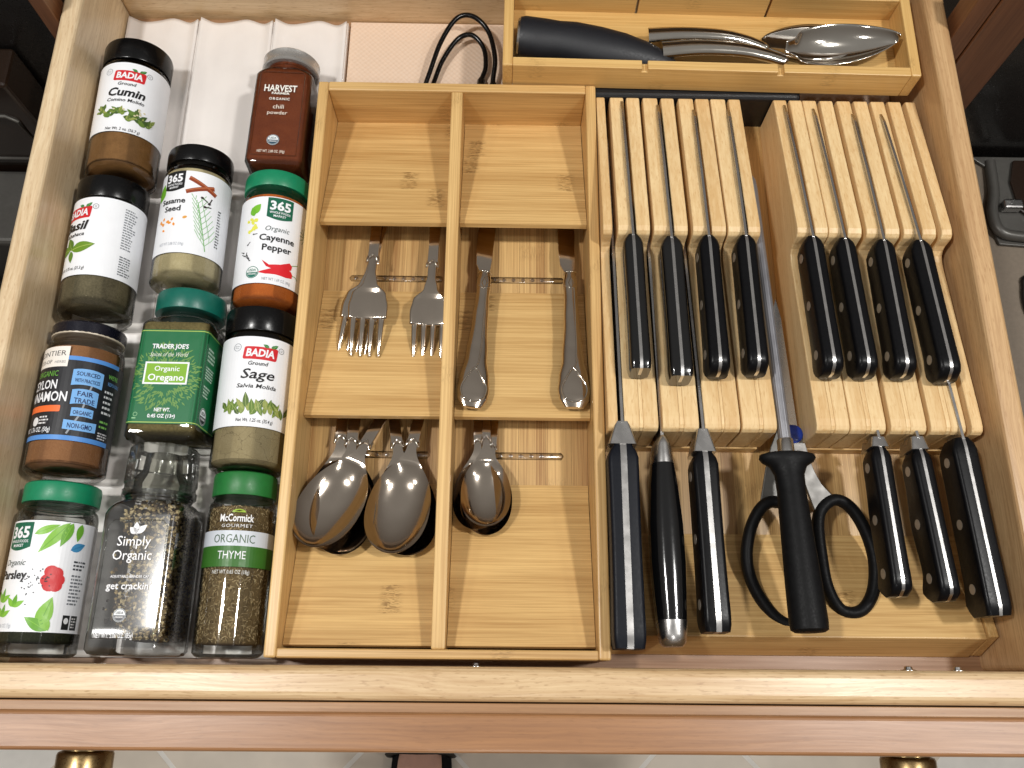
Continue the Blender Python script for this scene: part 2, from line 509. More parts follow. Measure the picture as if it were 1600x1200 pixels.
FONTC = {}
def glyphs(body, bold=0.0, shear=0.0, space=1.0):
    key = (body, bold, shear, space)
    if key in FONTC: return FONTC[key]
    c = bpy.data.curves.new('text', 'FONT')
    c.body = body; c.size = 1.0; c.resolution_u = 2; c.offset = bold; c.shear = shear; c.space_character = space
    o = bpy.data.objects.new('text', c)
    me = bpy.data.meshes.new_from_object(o)
    vs = [(v.co.x, v.co.y) for v in me.vertices]
    me.calc_loop_triangles()
    ts_ = [tuple(t.vertices) for t in me.loop_triangles]
    bpy.data.objects.remove(o); bpy.data.curves.remove(c); bpy.data.meshes.remove(me)
    x0 = min(v[0] for v in vs); x1 = max(v[0] for v in vs)
    vs = [(v[0] - (x0 + x1) / 2, v[1]) for v in vs]
    FONTC[key] = (vs, ts_, x1 - x0)
    return FONTC[key]

class Art:
    """flat print wrapped round a jar; u to the right, v up from the base"""
    def __init__(self, a, rc):
        self.P, self.tot = perim(a, rc)
        self.mb = MB(); self.cols = []
    def ci(self, c):
        if c not in self.cols: self.cols.append(c)
        return self.cols.index(c)
    def tris(self, tr, col, h):
        mi = self.ci(col)
        st = list(tr); vs = []; fs = []
        while st:
            t = st.pop()
            es = [abs(t[i][0] - t[(i + 1) % 3][0]) for i in range(3)]
            m = max(es)
            if m > .30:
                i = es.index(m); a, b, c = t[i], t[(i + 1) % 3], t[(i + 2) % 3]
                mid = ((a[0] + b[0]) / 2, (a[1] + b[1]) / 2)
                st += [(a, mid, c), (mid, b, c)]
                continue
            o = len(vs)
            for u, v_ in t:
                p, n = self.P(u)
                vs.append((p.x + n.x * h, p.y + n.y * h, v_))
            fs.append((o, o + 1, o + 2))
        self.mb.add(vs, fs, mi)
    def poly(self, pts, col, h=.03):
        ts_ = geometry.tessellate_polygon([[Vector((p[0], p[1], 0)) for p in pts]])
        self.tris([tuple((pts[i][0], pts[i][1]) for i in t) for t in ts_], col, h)
    def rect(self, u0, u1, v0, v1, col, h=.02): self.poly([(u0, v0), (u1, v0), (u1, v1), (u0, v1)], col, h)
    def rrect(self, u0, u1, v0, v1, r, col, h=.03, skew=0.0):
        pts = []
        for k, (cx, cy) in enumerate(((u1 - r, v0 + r), (u1 - r, v1 - r), (u0 + r, v1 - r), (u0 + r, v0 + r))):
            for j in range(5):
                t = -math.pi / 2 + k * math.pi / 2 + j * math.pi / 8
                pts.append((cx + r * math.cos(t) + skew * (cy + r * math.sin(t) - v0), cy + r * math.sin(t)))
        self.poly(pts, col, h)
    def ell(self, u, v, ru, rv, col, h=.03, n=14, rot=0.0):
        self.poly([(u + ru * math.cos(t) * math.cos(rot) - rv * math.sin(t) * math.sin(rot), v + ru * math.cos(t) * math.sin(rot) + rv * math.sin(t) * math.cos(rot)) for t in [2 * math.pi * k / n for k in range(n)]], col, h)
    def ring(self, u, v, r, w, col, h=.035, n=18):
        for k in range(n):
            a, b = 2 * math.pi * k / n, 2 * math.pi * (k + 1) / n
            self.poly([(u + r * math.cos(a), v + r * math.sin(a)), (u + (r + w) * math.cos(a), v + (r + w) * math.sin(a)), (u + (r + w) * math.cos(b), v + (r + w) * math.sin(b)), (u + r * math.cos(b), v + r * math.sin(b))], col, h)
    def line(self, pts, w, col, h=.035):
        for (a, b) in zip(pts[:-1], pts[1:]):
            d = Vector((b[0] - a[0], b[1] - a[1])); 
            if d.length < 1e-6: continue
            n = Vector((-d.y, d.x)).normalized() * w / 2
            self.poly([(a[0] + n.x, a[1] + n.y), (a[0] - n.x, a[1] - n.y), (b[0] - n.x, b[1] - n.y), (b[0] + n.x, b[1] + n.y)], col, h)
    def leaf(self, u, v, L, W, ang, col, h=.03, vein=None):
        a = R(ang); ca, sa = math.cos(a), math.sin(a); pts = []
        n = 7
        for s in (1, -1):
            rng_ = range(n + 1) if s == 1 else range(n - 1, 0, -1)
            for k in rng_:
                t = k / n
                y = s * W / 2 * math.sin(math.pi * t ** .8)
                pts.append((u + L * t * ca - y * sa, v + L * t * sa + y * ca))
        self.poly(pts, col, h)
        if vein: self.line([(u, v), (u + L * .9 * ca, v + L * .9 * sa)], W * .06, vein, h + .006)
    def txt(self, s, u, v, hgt, col, w=None, bold=0.0, shear=0.0, h=.045, rot=0.0, space=1.0, arc=0.0):
        vs, ts_, wid = glyphs(s, bold, shear, space)
        k = hgt / .73
        kx = k if w is None else w / wid
        cr, sr = math.cos(R(rot)), math.sin(R(rot))
        Pq = []
        for x, y in vs:
            X = x * kx; Y = y * k
            Y += arc * (1 - (X / (wid * kx / 2)) ** 2)
            Pq.append((u + X * cr - Y * sr, v + X * sr + Y * cr))
        self.tris([tuple(Pq[i] for i in t) for t in ts_], col, h)
    def small(self, u0, u1, v0, v1, lines, col, h=.035, seed=1, th=.5):
        rr = random.Random(seed)
        dv = (v1 - v0) / lines
        for k in range(lines):
            v = v1 - (k + .5) * dv; u = u0
            end = u0 + (u1 - u0) * rr.uniform(.65, 1)
            while u < end:
                w = rr.uniform(.08, .3); w = min(w, end - u)
                self.rect(u, u + w, v - dv * th / 2, v + dv * th / 2, col, h)
                u += w + .06
    def usda(self, u, v, r, dark, h=.03):
        self.ell(u, v, r, r, (236, 240, 240), h, 20)
        self.ring(u, v, r * .86, r * .1, dark, h + .006)
        self.poly([(u + r * .82 * math.cos(t), v + r * .82 * math.sin(t)) for t in [math.pi * (1 + k / 10) for k in range(11)]], dark, h + .008)
        self.txt('USDA', u, v + r * .16, r * .4, dark, r * 1.15, .02, h=h + .012)
        self.txt('ORGANIC', u, v - r * .40, r * .26, (240, 240, 240), r * 1.3, .02, h=h + .014)
    def build(self, name, parent):
        return self.mb.build(name, [inkmat(c) for c in self.cols], parent, recalc=False)

def jar(name, label, x, y0, zc, roll, yaw, prof, lid, lidm, content, art=None, a=2.6, rc=None, paper=None, core=None, group='spice jars lying in the rack', shift=(0.0, 0.0), shell=None, ribs=None, bits=None, fill=(.35, 9.0), inset=.13, lidname='lid', lipm=None):
    """prof: [(z, half width, corner radius)], the jar lies with its lid pointing to the back of the drawer"""
    rc = a if rc is None else rc
    M = Matrix.Rotation(R(yaw), 3, 'Z') @ Matrix.Rotation(R(-90), 3, 'X') @ Matrix.Rotation(R(roll), 3, 'Z')
    t = thing(name, label, 'spice jar', (x, y0, zc), M, group)
    g = MB().rings([ring_at(*p) for p in prof], True, True).build('glass_body', shell or glass, t, smooth=40)
    # thick glass foot
    if content is not None:
        cp = []
        for (z, aa, r_) in prof:
            if z < fill[0] or z > fill[1]: continue
            cp.append((z, aa - inset, max(.1, min(r_, aa) - inset)))
        ztop = fill[1]
        def at(zq):
            for p, q in zip(prof[:-1], prof[1:]):
                if p[0] <= zq <= q[0] and q[0] > p[0]:
                    k = (zq - p[0]) / (q[0] - p[0])
                    return p[1] + (q[1] - p[1]) * k, p[2] + (q[2] - p[2]) * k
            return prof[-1][1], prof[-1][2]
        for zq in (fill[0], fill[1]):
            aa, r_ = at(zq); cp.append((zq, aa - inset, max(.1, min(r_, aa) - inset)))
        cp.sort()
        out = [(cp[0][0] - .0, cp[0][1] - .25, max(.05, cp[0][2] - .25))] + [(c[0] + (.15 if i == 0 else 0), c[1], c[2]) for i, c in enumerate(cp)] + [(cp[-1][0] + .12, cp[-1][1] - .3, max(.05, cp[-1][2] - .3))]
        MB().rings([ring_at(*p, 10, *shift) for p in out]).build('spice', content, t, smooth=60)
    if bits:
        b = bits(prof, fill); b.parent = t
    # lid
    mb = MB()
    n = 72
    rs = []
    for (z, r_) in lid:
        ring = []
        for j in range(n):
            an = 2 * math.pi * j / n
            rr = r_
            if ribs and ribs[0] <= z <= ribs[1]: rr = r_ - (.035 if j % 2 else 0)
            ring.append((rr * math.cos(an), rr * math.sin(an), z))
        rs.append(ring)
    mb.rings(rs).build(lidname, lidm, t, smooth=25 if ribs else 35)
    if lipm:
        MB().lathe([(lid[0][0] - .06, lid[0][1] + .01), (lid[0][0] + .04, lid[0][1] + .03)], 48).build('lid_rim', lipm, t, smooth=40)
    if paper:
        u0, u1, v0, v1, colr = paper
        P = Art(a, rc)
        nn = max(2, int((v1 - v0) / 1.5))
        P.rect(u0, u1, v0, v1, colr, .014)
        lb = P.build('label', t)
    else: lb = t
    if art:
        A = Art(a, rc)
        art(A)
        A.build('print', lb)
    return t

def rprof(r, H, neck=None, nz=None, sh=.9):
    """round jar: radius, shoulder height, neck radius, neck top"""
    p = [(0.0, r * .80, r * .80), (.06, r * .9, r * .9), (.28, r, r), (.55, r, r)]
    z = .55
    while z + 1.4 < H: z += 1.4; p.append((z, r, r))
    p += [(H, r, r)]
    for k in range(1, 6):
        t = k / 5 * math.pi / 2
        p.append((H + sh * math.sin(t), r - (r - neck) * (1 - math.cos(t)), r - (r - neck) * (1 - math.cos(t))))
    p += [(H + sh + .12, neck, neck), (H + sh + .2, neck + .08, neck + .08), (H + sh + .3, neck + .08, neck + .08), (H + sh + .38, neck, neck), (nz, neck, neck)]
    return p
def sprof(a, rc, H, neck, nz, sh=1.0):
    p = [(0.0, a * .82, rc * .8), (.08, a * .93, rc * .9), (.35, a, rc)]
    z = .35
    while z + 1.4 < H: z += 1.4; p.append((z, a, rc))
    p += [(H, a, rc)]
    for k in range(1, 7):
        t = k / 6
        s_ = t * math.pi / 2
        aa = a - (a - neck) * (1 - math.cos(s_))
        p.append((H + sh * math.sin(s_), aa, min(aa, rc + (neck - rc) * t)))
    p += [(H + sh + .15, neck, neck), (H + sh + .22, neck + .07, neck + .07), (H + sh + .32, neck + .07, neck + .07), (H + sh + .4, neck, neck), (nz, neck, neck)]
    return p

def bitmaker(n, maker, mats, seed, depth=.35, arc=(-.36, .36), kindname='spice_bits', slump=None):
    def go(prof, fill):
        rr = random.Random(seed); mb = MB()
        ps = [p for p in prof]
        def at(zq):
            for p, q in zip(ps[:-1], ps[1:]):
                if p[0] <= zq <= q[0] and q[0] > p[0]:
                    k = (zq - p[0]) / (q[0] - p[0])
                    return p[1] + (q[1] - p[1]) * k, p[2] + (q[2] - p[2]) * k
            return ps[-1][1], ps[-1][2]
        for _ in range(n):
            z = rr.uniform(fill[0] + .1, fill[1])
            aa, r_ = at(z); aa -= .12; r_ = max(.08, min(r_, aa))
            P, tot = perim(aa, r_)
            u = rr.uniform(*arc) * tot
            p, nn = P(u)
            d = rr.uniform(.0, depth)
            if slump:
                q = slump(u, z, rr)
                if q is None: continue
                d += q
            c = Vector((p.x - nn.x * d, p.y - nn.y * d, z))
            maker(mb, c, Vector((nn.x, nn.y, 0)), rr, len(mats))
        o = mb.build(kindname, mats, None, recalc=False)
        o['kind'] = 'stuff'
        return o
    return go
def chunk(mb, c, n, rr, k):
    s = rr.uniform(.09, .21)
    q = Matrix.Rotation(rr.uniform(0, 6.3), 3, Vector((rr.uniform(-1, 1), rr.uniform(-1, 1), rr.uniform(-1, 1))).normalized())
    vs = [c - n * s + q @ Vector(v_) * s * rr.uniform(.7, 1.2) for v_ in ((1, 0, 0), (-1, 0, 0), (0, 1, 0), (0, -1, 0), (0, 0, .8), (0, 0, -.8))]
    mb.add(vs, [(0, 2, 4), (2, 1, 4), (1, 3, 4), (3, 0, 4), (2, 0, 5), (1, 2, 5), (3, 1, 5), (0, 3, 5)], min(k - 1, int(rr.random() ** 1.05 * k)))
def stick(mb, c, n, rr, k):
    L = rr.uniform(.18, .5); w = rr.uniform(.018, .034)
    t = n.cross(Vector((0, 0, 1))).normalized()
    an = rr.uniform(0, math.pi)
    d = (t * math.cos(an) + Vector((0, 0, 1)) * math.sin(an) + n * rr.uniform(-.25, .1)).normalized()
    s = d.cross(n).normalized()
    c = c - n * .05
    a, b = c - d * L / 2, c + d * L / 2
    m = c + s * rr.uniform(-.06, .06) + n * .03
    vs = [a, m + s * w, m + n * w * 1.2, m - s * w, b]
    mb.add(vs, [(0, 2, 1), (0, 3, 2), (4, 1, 2), (4, 2, 3)], rr.randrange(k))
def flake(mb, c, n, rr, k):
    s = rr.uniform(.06, .15)
    q = Matrix.Rotation(rr.uniform(0, 6.3), 3, n) @ Matrix.Rotation(rr.uniform(-.7, .7), 3, 'Z') @ Matrix.Rotation(rr.uniform(-.6, .6), 3, 'X')
    t = n.cross(Vector((0, 0, 1))).normalized(); u = Vector((0, 0, 1))
    c = c - n * .06
    vs = [c + q @ (t * s), c + q @ (u * s * .6) + n * .02, c - q @ (t * s), c - q @ (u * s * .6)]
    mb.add(vs, [(0, 1, 2), (0, 2, 3)], rr.randrange(k))

WHITE = (238, 240, 244); BLK = (20, 20, 22); INKG = (120, 124, 128)
# ---- shared print
def badia(A, top, name, sub, net, ground, leafstyle, sc=1.0):
    red = (206, 36, 44)
    v = top - 1.22
    A.rrect(-1.17, 1.17, v - .48, v + .46, .14, red, .03, .10)
    A.txt('BADIA', .03, v - .26, .56, WHITE, 1.95, .035, .12)
    for i, (du, an) in enumerate(((.05, 150), (.35, 28), (.62, 40))):
        A.leaf(.55 + du * .5, v + .46, .46, .24, an if i else 155, (36, 122, 62), .036, (170, 200, 120))
    A.ring(1.5, v + .42, .19, .03, (70, 74, 80)); A.txt('U', 1.5, v + .33, .18, (60, 64, 70), .12)
    A.ring(-1.62, v + .40, .26, .03, (120, 130, 136)); A.txt('Gluten', -1.62, v + .42, .09, (110, 120, 126), .34); A.txt('Free', -1.62, v + .28, .09, (110, 120, 126), .26)
    y = v - .50
    if ground:
        A.txt('Ground', -.05, y - .42, .30, BLK, 1.35, .012, .18); y -= .48
    A.txt(name, .0, y - .92, .74, BLK, {'Cumin': 2.75, 'Sage': 2.3, 'Basil': 2.35}[name], .012 if name == 'Sage' else .03, .22); y -= 1.0
    if name == 'Sage': y -= .16
    A.txt(sub, .0, y - .44, .31, BLK, {'Cumin': 2.75, 'Sage': 2.7, 'Basil': 1.9}[name], .012, .18); y -= .6
    rr = random.Random(len(name) + 3)
    greens = [(84, 110, 44), (122, 142, 62), (64, 90, 40), (150, 160, 84), (98, 128, 52)]
    if leafstyle == 'sprig':
        for k in range(56):
            u = -2.0 + 4.1 * k / 55; vv = y - .85 + .32 * math.sin(k * .36) - .010 * k
            A.leaf(u, vv, rr.uniform(.4, .8), rr.uniform(.18, .36), rr.uniform(10, 170), rr.choice(greens), .03 + .0006 * k, None)
        for k in range(9): A.ell(-.2 + rr.uniform(-.9, 1.9), y - .55 + rr.uniform(-.45, .25), .09, .07, (214, 206, 168), .058)
    elif leafstyle == 'big':
        for k in range(30):
            u = -2.2 + 4.4 * k / 29; vv = y - 1.55 + .25 * math.sin(k * 1.3)
            A.leaf(u, vv, rr.uniform(.55, 1.25), rr.uniform(.28, .46), rr.choice((55, 75, 95, 115, 130)) + rr.uniform(-12, 12), rr.choice(greens), .03 + .0008 * k, (168, 184, 110))
    else:
        A.leaf(.0, y - .95, 1.9, .85, 12, (104, 142, 36), .03, (170, 190, 90)); A.leaf(.05, y - .95, 1.3, .75, 120, (84, 120, 30), .032, (150, 176, 80)); A.leaf(-.05, y - 1.0, 1.0, .5, -80, (92, 130, 40), .034, None); A.leaf(-.1, y - .9, 1.7, .8, 175, (96, 134, 36), .036, (160, 184, 84))
    A.txt(net, .1, top - 6.22 if leafstyle != 'one' else top - 5.92, .26, BLK, 2.5, .004, .16)

def logo365(A, u, v, col, w=1.8, h_=1.75):
    pts = [(u - w / 2, v + h_ / 2), (u - w / 2, v - h_ * .36)] + [(u - w / 2 + w * k / 10, v - h_ * .36 - h_ * .13 * math.sin(math.pi * k / 10)) for k in range(11)] + [(u + w / 2, v - h_ * .36), (u + w / 2, v + h_ / 2)]
    pts = pts[:2] + pts[3:-2] + pts[-2:]
    A.poly(pts, col, .03)
    A.txt('365', u, v - h_ * .04, h_ * .40, WHITE, w * .80, .035)
    A.txt('WHOLE FOODS', u, v - h_ * .21, h_ * .10, WHITE, w * .80, .015)
    A.txt('MARKET', u, v - h_ * .36, h_ * .10, WHITE, w * .48, .015)

def art_cumin(A): badia(A, 9.3, 'Cumin', 'Comino Molido', 'Net Wt. 2 oz. (56.7 g)', True, 'sprig')
def art_sage(A): badia(A, 9.3, 'Sage', 'Salvia Molida', 'Net Wt. 1.25 oz. (35.4 g)', True, 'big')
def art_basil(A):
    badia(A, 8.9, 'Basil', 'Albahaca', 'Net Wt. 0.75 oz. (21.3 g)', False, 'one')
    A.small(3.55, 4.6, 5.0, 8.4, 16, (132, 136, 142), seed=4); A.small(3.6, 4.6, 2.9, 4.5, 8, (110, 114, 120), seed=5)
def art_sesame(A):
    logo365(A, .0, 8.0, (22, 24, 26), 1.65, 1.7)
    A.leaf(-1.55, 6.6, 1.5, 1.1, 70, (110, 176, 44), .028)
    A.txt('Sesame', .05, 6.1, .46, BLK, 2.0, .02); A.txt('Seed', .1, 5.45, .46, BLK, 1.35, .02)
    for (u0, v0, u1, v1) in ((1.15, 8.25, 3.2, 7.2), (1.0, 7.05, 3.0, 7.75)):
        A.line([(u0, v0), (u1, v1)], .34, (142, 62, 30), .03); A.line([(u0, v0 + .08), (u1, v1 + .08)], .08, (182, 104, 64), .036)
    for (u, v, an) in ((2.2, 6.7, -30), (2.75, 6.35, 70), (2.45, 6.0, 10)):
        L = .5; a_ = R(an)
        A.line([(u, v), (u + L * math.cos(a_), v + L * math.sin(a_))], .09, (44, 34, 32)); A.ell(u, v, .12, .1, (44, 34, 32), .04)
    rr = random.Random(3)
    for k in range(11): A.ell(-.15 + rr.uniform(-.75, .8), 4.35 + rr.uniform(-.5, .5), .14, .09, (236, 152, 60), .032, 8, rr.uniform(0, 3))
    A.ell(1.15, 4.9, .17, .11, (222, 160, 70), .032, 10, .4)
    g = (120, 182, 108)
    st = [(2.85 - .10 * k, 2.4 + .42 * k) for k in range(10)]
    A.line(st, .06, g)
    for k in range(1, 10):
        u, v = st[k]; L = 1.15 - .05 * k
        for s in (-1, 1):
            A.line([(u, v), (u + s * L * .45, v + L * .55), (u + s * L * .75, v + L * 1.05)], .035, g)
            A.line([(u + s * L * .3, v + L * .36), (u + s * L * .25, v + L * .9)], .03, g)
    A.txt('NET WT 2.08 OZ (59g)', .35, 2.6, .24, (170, 176, 184), 1.9, -.004)
    A.small(3.55, 3.95, 3.0, 6.2, 14, (90, 94, 98), seed=8)
def art_cayenne(A):
    logo365(A, .0, 7.6, (10, 96, 70), 1.9, 1.85)
    A.txt('Organic', -.05, 5.75, .42, (50, 70, 66), 1.75, -.004, .25)
    A.txt('Cayenne', .0, 4.95, .52, BLK, 2.6, .02); A.txt('Pepper', .05, 4.15, .52, BLK, 2.15, .02)
    red = (216, 32, 44)
    for pts in (([(-1.05, 3.35), (-.5, 3.0), (.3, 3.15), (1.0, 3.5), (1.25, 3.3), (1.2, 3.0), (.7, 2.7), (0, 2.6), (-.7, 2.85)]), ([(-1.3, 2.35), (-.4, 2.7), (.5, 2.85), (1.15, 2.9), (1.35, 2.65), (1.3, 2.35), (.8, 2.25), (0, 2.3), (-.7, 2.25)])):
        A.poly([(p[0] + .1, p[1]) for p in pts], red, .03)
    A.line([(1.3, 3.35), (1.65, 3.5), (1.9, 3.6)], .05, (110, 150, 70)); A.line([(1.4, 2.6), (1.75, 2.6), (2.0, 2.45)], .05, (110, 150, 70))
    A.leaf(-2.1, 7.2, 1.0, .7, 50, (120, 190, 50), .03); A.leaf(-1.9, 7.0, .8, .5, 110, (110, 180, 48), .032)
    rr = random.Random(6)
    for k in range(14): A.ell(-1.95 + rr.uniform(-.5, .5), 6.3 + rr.uniform(-.6, .5), .16, .12, (226, 226, 92), .03, 9, rr.uniform(0, 3))
    for k in range(8):
        u, v, a_ = -2.0 + rr.uniform(-.5, .4), 4.6 + rr.uniform(-1.3, .9), rr.uniform(0, 3)
        A.line([(u, v), (u + .3 * math.cos(a_), v + .3 * math.sin(a_))], .06, (60, 60, 62)); A.ell(u, v, .07, .06, (60, 60, 62), .04, 8)
    A.usda(-1.55, 2.35, .5, (30, 112, 96))
    for k in range(9):
        a_ = R(60 + 25 * k); A.line([(2.6, 6.2), (2.6 + .8 * math.cos(a_), 6.2 + .8 * math.sin(a_))], .05, (116, 142, 92))
    A.txt('NET WT 1.69 OZ (48g)', .25, 1.75, .24, (150, 156, 162), 2.1, -.004)
def art_parsley(A):
    logo365(A, .0, 7.45, (10, 96, 70), 1.9, 1.85)
    A.txt('Organic', .0, 5.6, .40, (50, 70, 66), 1.75, -.004, .25)
    A.txt('Parsley', .0, 4.75, .56, BLK, 2.2, .025)
    g1, g2 = (132, 190, 64), (104, 166, 50)
    A.leaf(3.1, 8.45, 2.6, .75, 232, g1, .03, g2); A.leaf(3.3, 8.45, 1.7, .6, 250, g2, .032, g1); A.leaf(1.1, 7.6, 1.6, .5, 25, g1, .034, g2); A.leaf(3.9, 8.45, 1.2, .5, 262, g2, .036, None)
    A.leaf(3.4, 6.7, 1.1, .55, 25, (66, 142, 190), .03, (40, 110, 160))
    for (u, v) in ((2.35, 4.7), (2.8, 5.15), (2.5, 5.25), (2.95, 4.75), (2.5, 4.4), (2.85, 4.4)): A.ell(u, v, .42, .40, (206, 44, 48), .03, 14)
    rr = random.Random(12)
    for k in range(34): A.ell(1.5 + rr.gauss(0, .42), 4.45 + rr.gauss(0, .5), .045, .045, (36, 40, 50), .04, 7)
    for k in range(7): A.ell(2.4 + rr.uniform(-.2, .4), 4.7 + rr.uniform(-.25, .4), .05, .05, (60, 16, 20), .045, 7)
    A.leaf(2.3, 1.75, 2.0, .95, 75, g1, .03, g2); A.leaf(2.8, 1.6, 1.6, .7, 150, g2, .034, g1); A.leaf(2.9, 1.6, 1.4, .6, 120, g1, .036, None)
    for (u, v, s) in ((-.6, 3.3, .9), (.55, 3.0, .8), (-.3, 2.4, .8)):
        for an in (30, 80, 130): A.leaf(u, v, s, s * .42, an, g1 if an != 80 else g2, .03)
    A.txt('NET WT 0.26 OZ (7g)', -.3, 1.75, .24, (168, 174, 180), 1.9, -.004)
    A.small(3.75, 4.75, 5.4, 6.1, 3, (60, 64, 70), seed=2); A.small(3.75, 4.75, 3.2, 5.2, 9, (120, 124, 130), seed=3)
    A.rect(3.65, 4.15, 1.7, 2.6, (26, 28, 30), .03); A.ell(3.9, 2.25, .17, .2, (226, 228, 230), .036, 10); A.rect(4.25, 4.8, 1.7, 2.6, (40, 42, 44), .03); A.small(4.3, 4.75, 1.8, 2.5, 4, (220, 220, 220), .036, 9)
def art_cinnamon(A):
    blue = (84, 144, 216); lb = (120, 176, 232)
    A.rect(-5.2, 5.2, 2.05, 2.38, blue, .022); A.rect(-5.2, 5.2, 7.75, 8.05, blue, .022)
    A.rect(-2.05, 1.5, 7.25, 8.75, (240, 234, 226), .03)
    A.txt('FRONTIER', -.2, 8.05, .40, (70, 70, 70), 3.0, -.006); A.txt('CO-OP', -.35, 7.5, .30, (80, 80, 80), 1.3, -.004); A.txt('HERBS', .95, 7.5, .2, (150, 150, 150), .8)
    A.txt('ORGANIC', .0, 6.55, .42, (110, 176, 72), 2.0, .0)
    A.txt('CEYLON', -.2, 5.65, .66, WHITE, 2.5, .02); A.txt('CINNAMON', -.1, 4.75, .72, WHITE, 3.9, .02)
    A.rrect(-1.9, 1.55, 4.0, 4.45, .08, (238, 112, 52), .03)
    A.ell(-.2, 3.35, .3, .32, (230, 230, 232), .03, 14); A.small(.15, 1.0, 3.1, 3.75, 3, (220, 220, 222), seed=3)
    A.txt('NET WT. 1.76 OZ. (50g)', -.3, 2.6, .34, WHITE, 2.9, .01)
    c = 2.95
    def banner(v, w, h_, lines, dv=0.0, bend=.12):
        n = 8; pts = []
        for k in range(n + 1): u = -w / 2 + w * k / n; pts.append((c + u, v + h_ / 2 + bend * (1 - (2 * u / w) ** 2)))
        for k in range(n, -1, -1): u = -w / 2 + w * k / n; pts.append((c + u, v - h_ / 2 + bend * (1 - (2 * u / w) ** 2)))
        A.poly(pts, lb, .03)
        for s, dv_, hh, ww in lines: A.txt(s, c, v + dv_ + bend * .6, hh, (20, 40, 90), ww, .012)
    A.line([(c + .55, 7.0), (c + .2, 5.6), (c - .1, 4.0), (c - .75, 2.5)], .12, (150, 156, 164), .026)
    banner(6.5, 2.0, 1.15, (('SOURCED', .1, .3, 1.5), ('WITH PRACTICES', -.38, .28, 1.6)))
    banner(5.1, 1.7, 1.05, (('FAIR', .05, .36, 1.0), ('TRADE', -.45, .36, 1.3)))
    banner(4.05, 1.4, .6, (('ORGANIC', -.18, .3, 1.15),), bend=.05)
    banner(3.15, 2.1, .66, (('NON-GMO', -.2, .36, 1.55),), bend=-.04)
    A.txt('WE\'RE', 4.75, 6.9, .32, (120, 190, 90), .9, .01); A.txt('RESPONSIBLE', 4.9, 6.4, .26, (110, 160, 220), 1.1, .0)
    A.small(4.2, 5.2, 4.2, 6.1, 5, (214, 216, 220), seed=7, th=.42); A.small(4.2, 5.2, 3.2, 3.9, 2, (120, 180, 90), seed=8, th=.42); A.small(4.2, 5.2, 2.45, 3.0, 3, (210, 210, 214), seed=9)
def art_oregano(A):
    lime = (168, 194, 92)
    A.rect(-8.6, 8.6, 1.22, 1.28, lime, .022); A.rect(-8.6, 8.6, 7.92, 7.98, lime, .022)
    cu, cv = -.05, 4.5
    rr = random.Random(5); gold = (104, 146, 70)
    for k in range(420):
        a_ = rr.uniform(0, 6.283); r0 = rr.uniform(.9, 2.2); 
        if abs(math.cos(a_) * r0) > 2.2: continue
        A.leaf(cu + r0 * math.cos(a_), cv + r0 * math.sin(a_) * 1.1, .34, .09, math.degrees(a_) + rr.uniform(-40, 40), gold, .024 + .00001 * k)
    A.txt("TRADER JOE'S", cu, 6.62, .34, WHITE, 2.55, .03); A.txt('Spices of the World', cu, 6.02, .34, (226, 232, 220), 2.7, -.002, .45)
    A.rect(-1.62, 1.45, 3.98, 5.62, WHITE, .03); A.rect(-1.5, 1.33, 4.1, 5.5, (128, 176, 42), .036)
    A.txt('Organic', cu, 4.95, .38, WHITE, 1.75, .012); A.txt('Oregano', cu, 4.25, .50, WHITE, 2.5, .018)
    A.txt('NET WT.', cu + .1, 2.02, .26, WHITE, 1.1, .03); A.txt('0.45 OZ (13g)', cu + .1, 1.58, .26, WHITE, 1.9, .03)
    A.ring(-1.75, 1.8, .12, .03, (150, 200, 150)); A.small(-1.95, -1.55, 1.45, 1.6, 1, (150, 200, 150), seed=1)
    A.small(2.75, 4.2, 5.9, 7.0, 4, (196, 216, 200), seed=21); A.small(2.75, 4.2, 4.6, 5.6, 5, (196, 216, 200), seed=22); A.small(2.75, 4.0, 3.3, 4.2, 4, (196, 216, 200), seed=23)
    A.usda(3.35, 2.0, .62, (24, 30, 28))
def art_chili(A):
    A.txt('HARVEST', -.05, 6.55, .62, (240, 234, 224), 2.55, .025); A.txt('FARMER', .0, 6.28, .2, (240, 234, 224), 1.4, .03)
    A.txt('ORGANIC', -.05, 5.75, .24, (240, 234, 224), 1.6, .02, space=1.2)
    A.txt('chili', -.05, 4.95, .40, (236, 222, 206), .85, .005); A.txt('powder', -.08, 4.42, .34, (236, 222, 206), 1.55, .005)
    A.usda(-.15, 2.1, .47, (46, 74, 90))
    A.txt('NET WT. 2.08 OZ. (59g)', -.2, .95, .24, (236, 222, 206), 2.1, .008)
def art_pepper(A):
    W2 = (244, 244, 246)
    for an, L in ((95, .75), (40, .85), (140, .6)): A.leaf(-.05, 7.55, L, .42, an, W2, .03)
    A.txt('Simply', -.1, 6.75, .66, W2, 2.2, .003); A.txt('Organic', -.1, 5.85, .66, W2, 2.55, .003)
    A.txt('ADJUSTABLE GRINDER CAP', -.05, 4.72, .17, W2, 2.5, .012); A.txt("get crackin'", -.05, 4.0, .46, W2, 2.85, .012)
    A.usda(-.35, 2.4, .42, (60, 62, 70))
    A.txt('NET WT. 3.00 OZ. (85g)', -.55, 1.02, .34, W2, 2.5, .012)
